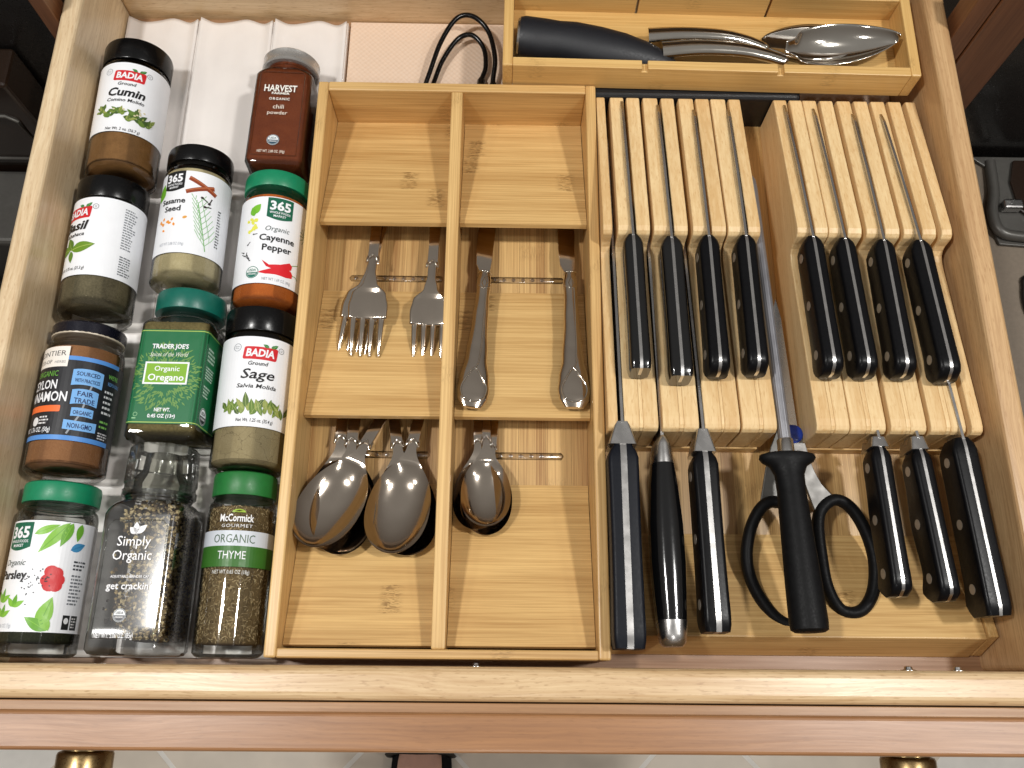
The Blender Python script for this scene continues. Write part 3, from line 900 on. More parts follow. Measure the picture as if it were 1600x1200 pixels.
def art_thyme(A):
    A.rect(-3.4, 3.4, 6.95, 7.95, (206, 212, 220), .022); A.rect(-3.4, 3.4, 5.6, 6.95, (52, 106, 34), .022)
    A.txt('ORGANIC', -.05, 7.15, .58, (64, 92, 60), 2.7, -.004); A.txt('THYME', -.1, 6.1, .55, WHITE, 1.8, -.004)
    A.txt('McCormick', .0, 8.55, .50, (240, 240, 240), 2.2, .02); A.txt('GOURMET', .05, 8.16, .22, (226, 226, 226), 2.0, .0, space=1.15)
    A.poly([(-.15 + .45 * math.cos(R(t)) + .25, 9.15 + .22 * math.sin(R(t))) for t in range(0, 181, 20)] + [(.4, 9.25), (.1, 9.3), (-.2, 9.22)][::1], (150, 180, 40), .03)
    A.txt('NET WT 0.65 OZ (18g)', -.05, 5.15, .26, (222, 222, 216), 2.4, .004)

cumin_p = powder('ground_cumin', (150, 108, 64), (118, 82, 44)); sage_p = powder('ground_sage', (172, 156, 120), (150, 134, 98), 10, .7)
chili_p = powder('chili_powder', (126, 62, 30), (96, 42, 18), 9); cay_p = powder('cayenne_powder', (206, 112, 44), (176, 84, 28))
cinn_p = powder('cinnamon_powder', (164, 116, 78), (138, 92, 58), 10); ses_p = powder('sesame_seed', (206, 192, 152), (176, 160, 118), 9)
basil_p = powder('dried_basil', (124, 114, 88), (82, 74, 54), 7); oreg_p = powder('dried_oregano', (132, 118, 74), (84, 74, 44), 6)
pep_p = powder('pepper_core', (112, 98, 80), (56, 48, 42), 4); thy_p = powder('thyme_dark', (128, 108, 76), (92, 76, 50), 8); pars_p = powder('dried_parsley', (58, 60, 40), (30, 32, 22), 7)
def matte(n_, c): return plain(n_, c, .8, vary=.2, scale=6, spec=.2)
pepbits = bitmaker(3400, chunk, [matte('pepper_black', (52, 46, 43)), matte('pepper_brown', (104, 88, 68)), matte('pepper_cream', (222, 202, 156)), matte('pepper_tan', (184, 160, 114)), matte('pepper_pale', (206, 186, 142))], 3, .3, (-.13, .38), slump=lambda u, z, rr: None if (u < -1.1 + .4 * math.sin(z * 1.3) and rr.random() < .95) else (rr.uniform(.35, 1.3) if u < 1.7 else 0.0))
thybits = bitmaker(3600, stick, [matte('thyme_a', (190, 166, 122)), matte('thyme_b', (152, 128, 88)), matte('thyme_c', (214, 192, 148)), matte('thyme_d', (98, 80, 54))], 4, .14)
oregbits = bitmaker(2600, flake, [matte('oreg_a', (150, 132, 86)), matte('oreg_b', (112, 100, 60)), matte('oreg_c', (176, 160, 116))], 5, .2)
basbits = bitmaker(2600, flake, [matte('bas_a', (140, 132, 104)), matte('bas_b', (98, 90, 68)), matte('bas_c', (176, 166, 136))], 6, .2)
parsbits = bitmaker(1500, flake, [matte('par_a', (70, 74, 50)), matte('par_b', (46, 50, 34))], 8, .2)

def caplid(z0, z1, r0, r1): return [(z0, r0), (z0 + .05, r0 + .03), (z1 - .3, r1), (z1 - .12, r1 - .05), (z1 - .02, r1 - .2), (z1, r1 - .45), (z1, .3)]
ZJ = .55
fw = lambda r: (-math.pi * r * .97, math.pi * r * .97)
jar('spice_jar', 'round glass jar of ground cumin with white label and black lid, against the back left', -26.1, 35.15, ZJ + 2.62, 14, 1, rprof(2.6, 9.3, 2.3, 10.4, .6), caplid(9.85, 11.8, 2.55, 2.62), capblack, cumin_p, art_cumin, 2.6, paper=(*fw(2.6), 2.95, 9.3, WHITE), fill=(.5, 9.2))
jar('spice_jar', 'round jar of dried basil with black lid, its white label turned left, below the cumin', -26.2, 23.5, ZJ + 2.6, -32, 1.0, rprof(2.55, 8.95, 2.25, 9.8, .55), caplid(9.1, 10.95, 2.5, 2.58), capblack, basil_p, art_basil, 2.55, paper=(*fw(2.55), 2.55, 8.9, WHITE), bits=basbits, fill=(.9, 7.0))
jar('spice_jar', 'jar of brown ceylon cinnamon with black and blue label and thin dark screw lid', -26.35, 11.75, ZJ + 2.6, -29, -.3, rprof(2.62, 8.7, 2.25, 10.2, .7), [(9.95, 2.42), (10.0, 2.48), (10.7, 2.48), (10.82, 2.4), (10.9, 2.2), (10.9, .3)], capnavy, cinn_p, art_cinnamon, 2.62, paper=(*fw(2.62), 2.1, 8.0, (30, 31, 36)), ribs=(9.99, 10.5), lipm=plain('lid_rim_pale', (196, 184, 164), .4), fill=(.55, 8.9))
jar('spice_jar', 'jar of dried parsley with green lid and leafy white label, in the front left corner', -26.25, -.1, ZJ + 2.55, -27, -.3, rprof(2.5, 8.75, 2.2, 10.2, .8), caplid(9.85, 11.25, 2.38, 2.42), capgreen, pars_p, art_parsley, 2.5, paper=(*fw(2.5), 1.5, 8.5, WHITE), bits=parsbits, fill=(.9, 8.5))
jar('spice_jar', 'jar of pale sesame seed with black lid and white label, top of the middle column', -19.95, 26.0, ZJ + 2.5, -20, .6, rprof(2.5, 8.95, 2.2, 10.2, .7), caplid(9.95, 11.4, 2.42, 2.46), capblack, ses_p, art_sesame, 2.5, paper=(*fw(2.5), 2.0, 8.85, WHITE), fill=(.7, 9.2))
jar('spice_jar', 'square jar of dried oregano with green label and teal lid, middle column', -19.35, 13.9, ZJ + 2.5, -1, -.7, sprof(2.42, .42, 8.55, 2.0, 10.4, .75), caplid(9.85, 11.45, 2.42, 2.46), capteal, oreg_p, art_oregano, 2.42, .42, paper=(-8.7, 8.7, 1.15, 8.05, (16, 104, 60)), bits=oregbits, fill=(.7, 8.7))
chiliJ = jar('spice_jar', 'square glass jar of red brown chili powder with silver metal lid', -14.0, 35.9, ZJ + 2.3, 2, -.8, sprof(2.22, .55, 8.35, 1.95, 10.2, .75), [(9.75, 2.2), (9.82, 2.3), (10.0, 2.3), (10.1, 2.24), (10.6, 2.24), (10.75, 2.28), (10.85, 2.2), (10.88, 1.95), (10.8, 1.8), (10.8, .3)], capsilver, chili_p, art_chili, 2.22, .55, fill=(.5, 9.9), inset=.1)
jar('spice_jar', 'jar of orange cayenne pepper with green lid and red chilies on its white label', -13.8, 24.15, ZJ + 2.5, 24, 0, rprof(2.48, 8.65, 2.2, 10.2, .75), caplid(9.7, 11.1, 2.42, 2.46), capgreen, cay_p, art_cayenne, 2.48, paper=(*fw(2.48), 1.5, 8.6, WHITE), fill=(.6, 8.9))
jar('spice_jar', 'round jar of ground sage with black lid and leaves printed on its white label', -13.8, 12.15, ZJ + 2.6, 17, 0, rprof(2.55, 9.3, 2.3, 10.4, .6), caplid(9.85, 11.75, 2.5, 2.58), capblack, sage_p, art_sage, 2.55, paper=(*fw(2.55), 2.75, 9.3, WHITE), fill=(.4, 9.2))
jar('spice_jar', 'slim glass jar of dried thyme with green lid and green band', -13.85, 0.0, ZJ + 2.3, 8, 0, rprof(2.25, 9.5, 1.95, 11.0, .7), caplid(10.4, 12.05, 2.1, 2.14), capleaf, thy_p, art_thyme, 2.25, bits=thybits, fill=(.8, 9.6), inset=.25)
pj = jar('spice_jar', 'large square glass pepper grinder with clear cap, full of cracked peppercorns', -19.6, 0.05, ZJ + 2.6, -2, 0, sprof(2.5, .55, 8.9, 2.15, 10.6, 1.0), [(10.25, 2.3), (10.35, 2.42), (10.7, 2.42), (10.8, 2.32), (11.1, 2.32), (11.2, 2.40), (12.4, 2.36), (12.5, 2.28), (12.6, 2.36), (13.6, 2.28), (13.78, 2.1), (13.8, .3)], acrylic, pep_p, art_pepper, 2.5, .55, bits=pepbits, shift=(.75, .85), shell=clear_mat('hazy_glass', (.97, .98, .98), (.66, .7, .68), 0.15, .13), fill=(.9, 9.9), inset=1.25, lidname='grinder_cap')
MB().lathe([(10.3, 1.7), (11.6, 1.75), (12.2, 1.3), (13.3, 1.2)], 32).build('grinder_core', clear_mat('grinder_plastic', (.8, .8, .77), (.5, .5, .48), .05, .15), pj, smooth=40)
MB().tube([(*p, ) for p in [(-1.95, -2.53, 1.0), (1.95, -2.53, 1.0), (1.95, -2.53, 8.0), (1.6, -2.53, 8.4), (-1.6, -2.53, 8.4), (-1.95, -2.53, 8.0)]], .045, 6, closed=True).build('panel_edge', glass, pj, smooth=60)
MB().tube([(*p, ) for p in [(-1.75, -2.25, .75), (1.75, -2.25, .75), (1.75, -2.25, 8.2), (1.5, -2.25, 8.4), (-1.5, -2.25, 8.4), (-1.75, -2.25, 8.2)]], .04, 6, closed=True).build('panel_edge', glass, chiliJ, smooth=60)

# ------------------------------------------------------------------ cutlery organizer
og = thing('cutlery_organizer', 'bamboo cutlery organizer with two columns of sloping tiers in the middle of the drawer', 'organizer', (0, 0, .14))
OW, OL, OH, ot = 11.0, 43.66, 4.78, .8
for s in (-1, 1):
    MB().box(min(s * OW, s * (OW - ot)), max(s * OW, s * (OW - ot)), ot * .0 + .004, OL - .004, 0, OH).build('side_wall', bamY, og, bevel=.14, seg=3)
MB().box(-OW + ot + .002, OW - ot - .002, .0, ot * .75, 0, OH - .02).build('front_wall', bamXz, og, bevel=.1)
MB().box(-OW + ot + .002, OW - ot - .002, OL - ot, OL, 0, OH - .02).build('back_wall', bamXz, og, bevel=.1)
MB().box(-.45, .45, ot * .75 + .003, OL - ot - .003, .05, OH - .03).build('divider', bamY, og, bevel=.1)
for x0, x1 in ((-OW + ot + .01, -.46), (.46, OW - ot - .01)):
    x = x0
    while x < x1 - .2:
        w = min(random.uniform(1.2, 2.0), x1 - x)
        MB().box(x + .006, x + w - .006, ot * .76, OL - ot - .01, .05, .45 + random.uniform(0, .01)).build('base_plank', bamPlank, og)
        x += w
    for ti, (ya, za, yb, zb) in enumerate(((42.8, .5, 31.65, 3.75), (27.2, .5, 16.45, 3.2), (11.95, .5, .85, 3.35))):
        d = Vector((yb - ya, zb - za)).normalized(); n = Vector((-d.y, d.x))
        if n.y < 0: n = -n
        t_ = .42
        MB().prism([(ya, za), (ya + .2, za - .02), (yb + n.x * -t_, zb - n.y * t_), (yb, zb)], 'X', x0 + .02, x1 - .02).build('sloped_panel', bamX if ti < 2 else bamXd, og, bevel=.05)
for (xa, xb, y) in ((-8.2, -.9, 28.5), (1.9, 8.6, 28.5), (-8.0, -1.4, 14.3), (1.8, 8.4, 14.3)):
    mb = MB().tube([(xa, y, .47), (xa + .15, y, .47), (xb - .15, y, .47), (xb, y, .47)], [.08, .27, .27, .08], 10, flat=.4)
    k = int((xb - xa) / .75)
    for i in range(k): mb.lathe([(.5, .15), (.62, .13), (.64, .06)], 10, 'Z', (xa + .5 + i * .75, y, 0))
    mb.build('grip_strip', frost, og, smooth=40)

# ------------------------------------------------------------------ cutlery
def prof_lookup(pts):
    def f(t):
        for (a, va), (b, vb) in zip(pts[:-1], pts[1:]):
            if t <= b:
                k = (t - a) / (b - a); k = k * k * (3 - 2 * k)
                return va + (vb - va) * k
        return pts[-1][1]
    return f

def collar(parent, y, w, z, s=1.0):
    """raised pointed-arch edge where the handle laps over the neck"""
    pts = smoothpts([(-w, y + .62 * s, z - .10), (-w * 1.18, y - .05 * s, z - .05), (-w * .62, y + .22 * s, z + .10), (0, y + .52 * s, z + .13), (w * .62, y + .22 * s, z + .10), (w * 1.18, y - .05 * s, z - .05), (w, y + .62 * s, z - .10)], 5)
    MB().tube(pts, .055 * s, 8).build('collar', silver, parent, smooth=60)

def handle_mesh(y0, y1, w0, w1, z0, dz, end=True):
    """ornate flat handle from neck (y0) to end (y1)"""
    rs = []
    n = 26
    wf = prof_lookup([(0, w0), (.25, w0 * .95), (.7, w1 * .8), (.93, w1), (1, w1 * .55)])
    for i in range(n + 1):
        t = i / n; y = y0 + (y1 - y0) * t; w = wf(t) * (1 if t < .97 else .6)
        th = .13
        zc = z0 + dz(t)
        ring = []
        for j in range(14):
            a = 2 * math.pi * j / 14
            x = w * math.copysign(abs(math.cos(a)) ** .8, math.cos(a))
            z = th * math.copysign(abs(math.sin(a)) ** .7, math.sin(a))
            if z > 0: z += .06 * (abs(x) / w) ** 4 - .02
            ring.append((x, y, zc + z))
        rs.append(ring)
    return MB().rings(rs)

def spoon(name, label, cat, tip, yaw, pitch, roll, L, BL, BW, group, yn):
    M = Matrix.Rotation(R(yaw), 3, 'Z') @ Matrix.Rotation(R(pitch), 3, 'X') @ Matrix.Rotation(R(roll), 3, 'Y')
    t = thing(name, label, cat, tip, M, group)
    s = BL / 6.5
    nw = .34 * s
    ys = [BL * .5 * (1 - math.cos(math.pi * .76 * i / 30)) for i in range(31)]
    ys += [ys[-1] + (yn - ys[-1]) * (i + 1) / 16 for i in range(16)]
    rs = []; nx = 19
    v1 = ys[30] / BL
    def half(v_):
        return BW / 2 * math.sqrt(max(.0006, 1 - abs((v_ - .47) / (.47 if v_ < .47 else .56)) ** 2.15))
    for y in ys:
        v_ = y / BL
        if v_ <= v1: w = half(v_)
        else:
            k = min(1, 1.35 * (y - v1 * BL) / (yn - v1 * BL))
            w0 = half(v1); sl = (half(v1) - half(v1 - .02)) / (.02 * BL) * (yn - v1 * BL) / 1.35
            w = (2 * k ** 3 - 3 * k * k + 1) * w0 + (k ** 3 - 2 * k * k + k) * sl * 1.0 + (-2 * k ** 3 + 3 * k * k) * nw
        w = max(w, .03)
        dp = .92 * s * max(0.0, math.sin(math.pi * min(1.0, v_ / 1.02) ** .92)) ** .75 if v_ < 1.02 else 0.0
        zc = .60 * s * (lambda q: q * q * (3 - 2 * q))(min(1, max(0, (v_ - .78) / .5)))
        top = []; bot = []
        th = .075 + (.05 if v_ > 1 else 0)
        for j in range(nx):
            e = math.sin((-1 + 2 * j / (nx - 1)) * math.pi / 2)
            z = zc - dp * (1 - abs(e) ** 2.2)
            top.append((w * e, y, z)); bot.append((w * e * 1.0, y, z - th * (.4 + .6 * (1 - e * e))))
        rs.append(top + bot[::-1])
    MB().rings(rs).build('bowl', steel, t, smooth=60)
    z0 = .60 * s
    handle_mesh(yn - .25 * s, L, nw * 1.25, .8 * s, z0, lambda q: .10 * math.sin(q * 3.1) - .15 * q).build('handle', steel, t, smooth=50)
    collar(t, yn - .55 * s, nw * 1.2, z0 + .02, s)
    return t

SP = 'tablespoons in the front left compartment'
sps = [
 ('tablespoon at the bottom of the left stack, its handle leftmost of the spoons', (-7.5, 6.95, 2.75), 1.5, -10.5, 0),
 ('tablespoon in the middle of the left stack, dark bowl edge showing at lower right', (-7.1, 6.7, 3.05), -1.5, -11, 3),
 ('topmost tablespoon of the left stack, turned so its handle points right', (-9.25, 7.25, 3.65), -25, -13, -2),
 ('lower tablespoon of the right stack, dark bowl edge showing beside the divider', (-2.2, 6.75, 2.75), 10.5, -10.5, 4),
 ('upper tablespoon of the right stack, with its bowl facing up', (-3.75, 6.8, 3.35), -9, -12.5, 0)]
for lab, tip, yw, pt, rl in sps: spoon('tablespoon', lab, 'spoon', tip, yw, pt, rl, 16.2, 6.6, 4.4, SP, 8.5)
TS = 'teaspoons in the front right compartment'
for lab, tip, yw, rl, pt in (('lowest teaspoon, its rim showing below the others, front right compartment', (2.75, 8.25, 2.3), -4, 0, -9), ('teaspoon beneath the top one, leaning left against the divider', (2.25, 8.55, 2.65), .5, -4, -10), ('top teaspoon of the nested pile, bowl facing up', (2.85, 8.72, 3.0), .8, 2, -11)):
    spoon('teaspoon', lab, 'spoon', tip, yw, pt, rl, 14.0, 4.9, 3.5, TS, 6.7)

def fork(label, tip, yaw, pitch, roll=0):
    M = Matrix.Rotation(R(yaw), 3, 'Z') @ Matrix.Rotation(R(pitch), 3, 'X') @ Matrix.Rotation(R(roll), 3, 'Y')
    t = thing('dinner_fork', label, 'fork', tip, M, 'dinner forks in the middle left compartment')
    HW = 1.45
    zf = lambda y: -.75 * (max(0, 1 - y / 3.4)) ** 2 + .55 * math.sin(min(1, max(0, (y - 2.6) / 4.0)) * math.pi / 2)
    wf = prof_lookup([(2.6, HW * .97), (3.7, HW), (4.6, HW * .88), (5.6, .50), (6.6, .30), (8.2, .30)])
    rows = []
    for i in range(31):
        y = 2.75 + (8.2 - 2.75) * i / 30; w = wf(y)
        rows.append([(w * e, y, zf(y) - .16 * (1 - e * e) * (1 if y < 5 else .3)) for e in [-1 + 2 * j / 12 for j in range(13)]])
    h = MB().rings(rows, False, False, closed=False).build('fork_head', steel, t, smooth=50)
    so = h.modifiers.new('thick', 'SOLIDIFY'); so.thickness = .16 * S; so.offset = -1
    for k in range(4):
        xc = -HW * .97 + HW * 1.94 * (k + .5) / 4
        rs = []
        for i in range(13):
            y = 2.85 - 2.85 * i / 12; w = .235 - .13 * (i / 12) ** 1.5
            e = xc / HW
            zc = zf(y) - .16 * (1 - e * e) - .07
            rs.append([(xc * (1 - .04 * i / 12) + w * math.cos(a), y, zc + .085 * math.sin(a)) for a in [2 * math.pi * j / 10 for j in range(10)]])
        MB().rings(rs).build('tine', steel, t, smooth=60)
    handle_mesh(7.9, 15.4, .42, .7, .48, lambda q: .1 * math.sin(q * 3.1) - .1 * q).build('handle', steel, t, smooth=50)
    collar(t, 7.55, .40, .5)
    return t
fork('lower dinner fork of the left pair, fanned out to the left', (-7.45, 21.55, 2.75), -9.5, -6.5, -3)
fork('upper dinner fork of the left pair, its tines over the lower fork', (-6.35, 21.45, 3.15), -1.5, -7.5, 0)
fork('single dinner fork beside the organizer divider', (-1.75, 21.1, 2.8), -1.2, -6.0, 0)

def dinner_knife(label, butt, yaw, pitch, roll):
    M = Matrix.Rotation(R(yaw), 3, 'Z') @ Matrix.Rotation(R(pitch), 3, 'X') @ Matrix.Rotation(R(roll), 3, 'Y')
    t = thing('dinner_knife', label, 'knife', butt, M, 'dinner knives in the middle right compartment')
    L = 11.6
    wf = prof_lookup([(0, .66), (.05, 1.06), (.12, 1.18), (.2, 1.08), (.34, .80), (.6, .60), (.82, .50), (.92, .56), (1, .42)])
    hf = prof_lookup([(0, .2), (.05, .38), (.2, .46), (.6, .42), (.92, .42), (1, .34)])
    rs = []
    for i in range(41):
        q = i / 40; w, h_ = wf(q), hf(q); ring = []
        for j in range(20):
            a = 2 * math.pi * j / 20
            ring.append((w * math.copysign(abs(math.cos(a)) ** .75, math.cos(a)), q * L, h_ * math.copysign(abs(math.sin(a)) ** .9, math.sin(a))))
        rs.append(ring)
    MB().rings(rs).build('handle', steel, t, smooth=50)
    top = lambda x, q: hf(q) * max(0, (1 - (abs(x) / wf(q)) ** 2.6)) ** .38 + .015
    # raised outlines: teardrop at the end, a Y joint, and a line up the handle
    td = [(-.88, .085), (-.90, .13), (-.62, .185), (-.1, .255), (.36, .21), (.82, .15), (.88, .10), (.62, .05), (0, .03), (-.62, .045)]
    MB().tube([(x, q * L, top(x, q)) for x, q in [tuple(p) for p in smoothpts([(a, b, 0) for a, b in td], 5, True) for p in [(p.x, p.y)]]], .065, 8, closed=True).build('teardrop_edge', silver, t, smooth=60)
    ln = [(-.1, .245), (.14, .30), (.22, .40), (.22, .6), (.22, .80), (.2, .86)]
    MB().tube([(x, q * L, top(x, q)) for x, q in [(p.x, p.y) for p in smoothpts([(a, b, 0) for a, b in ln], 5)]], .055, 8).build('handle_ridge', silver, t, smooth=60)
    ln = [(-.46, .88), (-.15, .862), (0, .855), (.15, .862), (.46, .88)]
    MB().tube([(x, q * L, top(x, q)) for x, q in ln], .04, 8).build('handle_ridge', silver, t, smooth=60)
    ln = [(0, .855), (-.2, .90), (0, .945), (.2, .90)]
    MB().tube([(x, q * L, top(x, q)) for x, q in ln], .035, 8, closed=True).build('handle_ridge', silver, t, smooth=60)
    MB().tube([(.47 * math.cos(a), L - .05, .36 * math.sin(a)) for a in [2 * math.pi * j / 24 for j in range(24)]], .07, 8, closed=True, up=(0, 1, 0)).build('collar', silver, t, smooth=60)
    bl = [(-.36, L - .1), (-.75, L + .7), (-.85, L + 2), (-.85, L + 4), (-.3, L + 6.2), (.35, L + 6.6), (.5, L + 6), (.45, L + 1.2), (.36, L - .1)]
    MB().prism(bl, 'Z', -.07, .07).build('blade', steel, t, bevel=.03)
    return t
dinner_knife('dinner knife leaning along the organizer divider', (1.72, 16.95, 3.95), -3.6, -9.2, 8)
dinner_knife('dinner knife against the right wall of the organizer', (9.0, 17.0, 3.95), .2, -9.2, 6)

# ------------------------------------------------------------------ knife block
kb = thing('knife_block', 'two-tier in-drawer knife block of pale slats on a bamboo base', 'knife block', (0, 0, .14))
MB().box(11.05, 36.6, 1.2, 44.4, .02, .62).build('base_board', bamPlank, kb, bevel=.05)
MB().prism([(8.75, .63), (1.62, 2.85), (.5, .03), (8.75, .03)], 'X', 11.0, 36.25).build('front_ramp', bamX, kb, bevel=.08)
MB().prism([(8.9, .63), (8.9, 1.0), (1.75, 3.05), (.62, .4), (.62, .03), (1.5, .03)], 'X', 36.28, 36.95).build('side_rail', bamY, kb, bevel=.08)
MB().box(11.1, 22.35, 14.72, 15.9, .625, 1.75).build('support_bar', bamX, kb, bevel=.06)
MB().box(25.3, 36.5, 14.72, 15.9, .625, 1.75).build('support_bar', bamX, kb, bevel=.06)
SLp = [(42.85, .63), (42.85, 4.3), (42.75, 4.48)] + [(42.6 - 12 * k / 8, 4.52 + 1.93 * k / 8) for k in range(9)]
SLp += [(30.15, 6.5), (29.78, 6.42), (29.55, 6.2), (29.48, 5.8), (29.42, 5.3), (29.25, 4.85), (28.95, 4.6), (28.5, 4.52)]
SLp += [(28.0 - 12.2 * k / 6, 4.55 + 1.45 * k / 6) for k in range(7)]
SLp += [(15.3, 6.02), (15.0, 5.9), (14.85, 5.6), (14.82, 1.8), (16.0, 1.78), (16.0, .63)]
LS = [(11.06, 11.74), (12.16, 13.23), (13.46, 14.49), (14.77, 15.94), (16.22, 17.25), (17.62, 18.79), (18.98, 20.05), (20.19, 21.36), (21.62, 22.55)]
RS = [(25.23, 26.26), (26.5, 27.5), (27.56, 28.65), (28.94, 29.97), (30.3, 31.38), (31.66, 32.74), (33.03, 34.11), (34.4, 35.43), (35.81, 36.6)]
for a, b in LS + RS:
    MB().prism(SLp, 'X', a, b).build('slat', slatW, kb, bevel=.09, seg=2)
FP = [(28.9, .63), (28.9, 4.5), (28.5, 4.46)] + [(28.0 - 12.2 * k / 6, 4.50 + 1.45 * k / 6) for k in range(7)] + [(15.3, 5.94), (15.05, 5.8), (14.9, 5.5), (14.88, 1.85), (16.0, 1.8), (16.0, .63)]
for a, b in [(LS[i][1], LS[i + 1][0]) for i in (1, 3, 5, 7)] + [(RS[i][1], RS[i + 1][0]) for i in (0, 2, 4, 6)]:
    MB().prism(FP, 'X', a + .004, b - .004).build('spacer', slatW, kb)

def rrring(w, h, r, y, zc, n=4, xc=0.0):
    out = []
    r = min(r, w / 2 - .01, h / 2 - .01)
    for k, (sx, sz) in enumerate(((1, -1), (1, 1), (-1, 1), (-1, -1))):
        for j in range(n + 1):
            t = -math.pi / 2 + k * math.pi / 2 + j * math.pi / 2 / n
            out.append((xc + sx * (w / 2 - r) + r * math.cos(t), y, zc + sz * (h / 2 - r) + r * math.sin(t)))
    return out

def orient(start, butt):
    s, b = Vector(start), Vector(butt)
    d = (s - b).normalized()          # +Y of the knife points to the blade
    yaw = math.atan2(-d.x, d.y); pitch = math.asin(d.z)
    return Matrix.Rotation(yaw, 3, 'Z') @ Matrix.Rotation(pitch, 3, 'X'), (s - b).length

def kitchen_knife(label, start, butt, group, bladelen, bladeh, w=1.55, h=2.2, rivets=True, bolster=0.0, mat=None, belly=.25, tang=.21, square=False, roll=0):
    M, L = orient(start, butt)
    t = thing('kitchen_knife', label, 'knife', start, M @ Matrix.Rotation(R(roll), 3, 'Y'), group)
    mat = mat or blackp
    rs = []
    hb = prof_lookup([(0, h * .82), (.18, h * .90), (.5, h * (.9 + belly * .45)), (.8, h * .95), (.93, h * (1.0 + belly * .4)), (1, h * .9)])
    for i in range(29):
        q = i / 28; y = -q * L
        hh = hb(q); ww = w * (1 - .06 * math.sin(q * 3.1)); top = 0.0
        if q < .07:
            k = 1 - q / .07; ww *= 1 - .42 * k ** 1.6; hh *= 1 - .2 * k; top = -.12 * k * k
        if q > .90:
            k = (q - .90) / .10; top = -(.20 if square else .75) * (1 - math.sqrt(max(0, 1 - k * k))); hh = hh + top - (.15 if square else .35) * (1 - math.sqrt(max(0, 1 - k * k))); ww *= 1 - .10 * k ** 3
        rs.append(rrring(ww, hh, .34 if not square else .28, y, top - hh / 2, 4))
    MB().rings(rs).build('handle', mat, t, smooth=50)
    # full tang showing along the spine and round the butt
    pts = []
    for i in range(29):
        q = i / 28; k = (q - .90) / .10 if q > .9 else 0
        top = -(.20 if square else .75) * (1 - math.sqrt(max(0, 1 - k * k)))
        if q < .07: top = -.12 * (1 - q / .07) ** 2
        pts.append((-q * L - (.0 if q < .9 else .02 * k), top + .018))
    kz = pts[-1][1]
    pts += [(-L - .022, kz - .3), (-L - .022, -hb(1) * .62)]
    ring = []
    rs = [[(-tang / 2, y, z - .10), (-tang / 2, y, z), (tang / 2, y, z), (tang / 2, y, z - .10)] for y, z in pts[:-2]]
    rs += [[(-tang / 2, y + .10, z), (-tang / 2, y, z), (tang / 2, y, z), (tang / 2, y + .10, z)] for y, z in pts[-2:]]
    MB().rings(rs).build('tang', brushed, t, smooth=40)
    if rivets:
        for q in (.13, .49, .85):
            for sgn in (-1, 1):
                xx = sgn * (w / 2 * (1 - .06 * math.sin(q * 3.1)))
                MB().lathe([(min(xx - sgn * .05, xx + sgn * .02) , .34), (max(xx - sgn * .05, xx + sgn * .02), .34)], 18, 'X', (0, -q * L, -hb(q) * .52)).build('rivet', rivet_m, t)
    yb = 0.0
    if bolster:
        rs = []
        for q in (0, .25, .55, .85, 1):
            ww = w * .92 - w * (.47 if bolster > 1 else .25) * q
            rs.append(rrring(ww, h * .86 * (1 - .08 * q), .2, q * bolster - .02, -h * .43, 4))
        MB().rings(rs).build('bolster', brushed, t, smooth=45)
        yb = bolster
    sl = R(8)
    bl = [(yb - .15, -.05), (yb - .15, -h * .75), (yb + .5, -h * .8), (yb + .6, -bladeh), (bladelen * .6, -bladeh - .02 * bladelen), (bladelen * .88, -bladeh * .7 - .05 * bladelen), (bladelen, -.085 * bladelen - .25), (bladelen * .93, -.085 * bladelen), (bladelen * .5, -.04 * bladelen)]
    MB().prism(bl, 'X', -.10, .10).build('blade', brushed, t, bevel=.02)
    return t

GU = 'knives in the upper tier of the knife block'
GL = 'knives in the lower tier of the knife block'
U = [('first', 12.0), ]
upL = [((13.15, 29.25, 7.15), (13.22, 18.7, 7.95), 1.45, False, 13.2, 2.6), ((15.92, 29.1, 7.15), (15.95, 18.2, 7.95), 1.6, False, 13.0, 2.6), ((18.62, 29.25, 7.15), (18.55, 18.6, 7.95), 1.5, True, 12.4, 2.2), ((21.3, 29.3, 7.15), (21.18, 18.75, 7.95), 1.5, True, 12.4, 2.2)]
upR = [((26.15, 29.3, 7.15), (26.28, 18.7, 7.95), 1.5, True, 13.0, 2.2), ((28.45, 29.2, 7.15), (28.62, 18.7, 7.95), 1.5, True, 12.8, 2.2), ((31.25, 29.1, 7.15), (31.22, 18.7, 7.95), 1.55, True, 12.4, 2.2), ((33.9, 29.1, 7.15), (34.2, 18.45, 7.95), 1.6, True, 12.4, 2.2)]
ords = ['first', 'second', 'third', 'fourth']
for i, (a, b, w, rv, bl, bh) in enumerate(upL):
    kitchen_knife('black handled knife, %s from the organizer in the upper row of the left slats' % ords[i], a, b, GU, bl, bh, w, 2.3, rv, belly=.1, mat=blackp if rv else glossk, square=not rv)
for i, (a, b, w, rv, bl, bh) in enumerate(upR):
    kitchen_knife('black riveted knife, %s right of the sharpening steel in the upper row' % ords[i], a, b, GU, bl, bh, w, 2.35, True, belly=.12)
kitchen_knife('large knife with wide blue black handle, lower row next to the organizer', (12.02, 13.85, 6.3), (12.02, .7, 6.6), GL, 26, 3.6, 2.1, 2.5, False, bolster=1.6, mat=navyp, belly=.05, tang=.42, square=True)
kitchen_knife('black chef knife with steel bolster, third from the organizer in the lower row', (17.5, 13.4, 6.3), (17.55, 1.75, 6.7), GL, 20, 3.6, 1.75, 2.5, True, bolster=1.6, mat=blackp, belly=.1, tang=.34, square=True)
kitchen_knife('black riveted knife beside the scissors loop, lower row of the right slats', (29.4, 13.9, 6.2), (29.45, 4.1, 6.7), GL, 17, 3.2, 1.4, 2.3, True, bolster=.7, belly=.25)
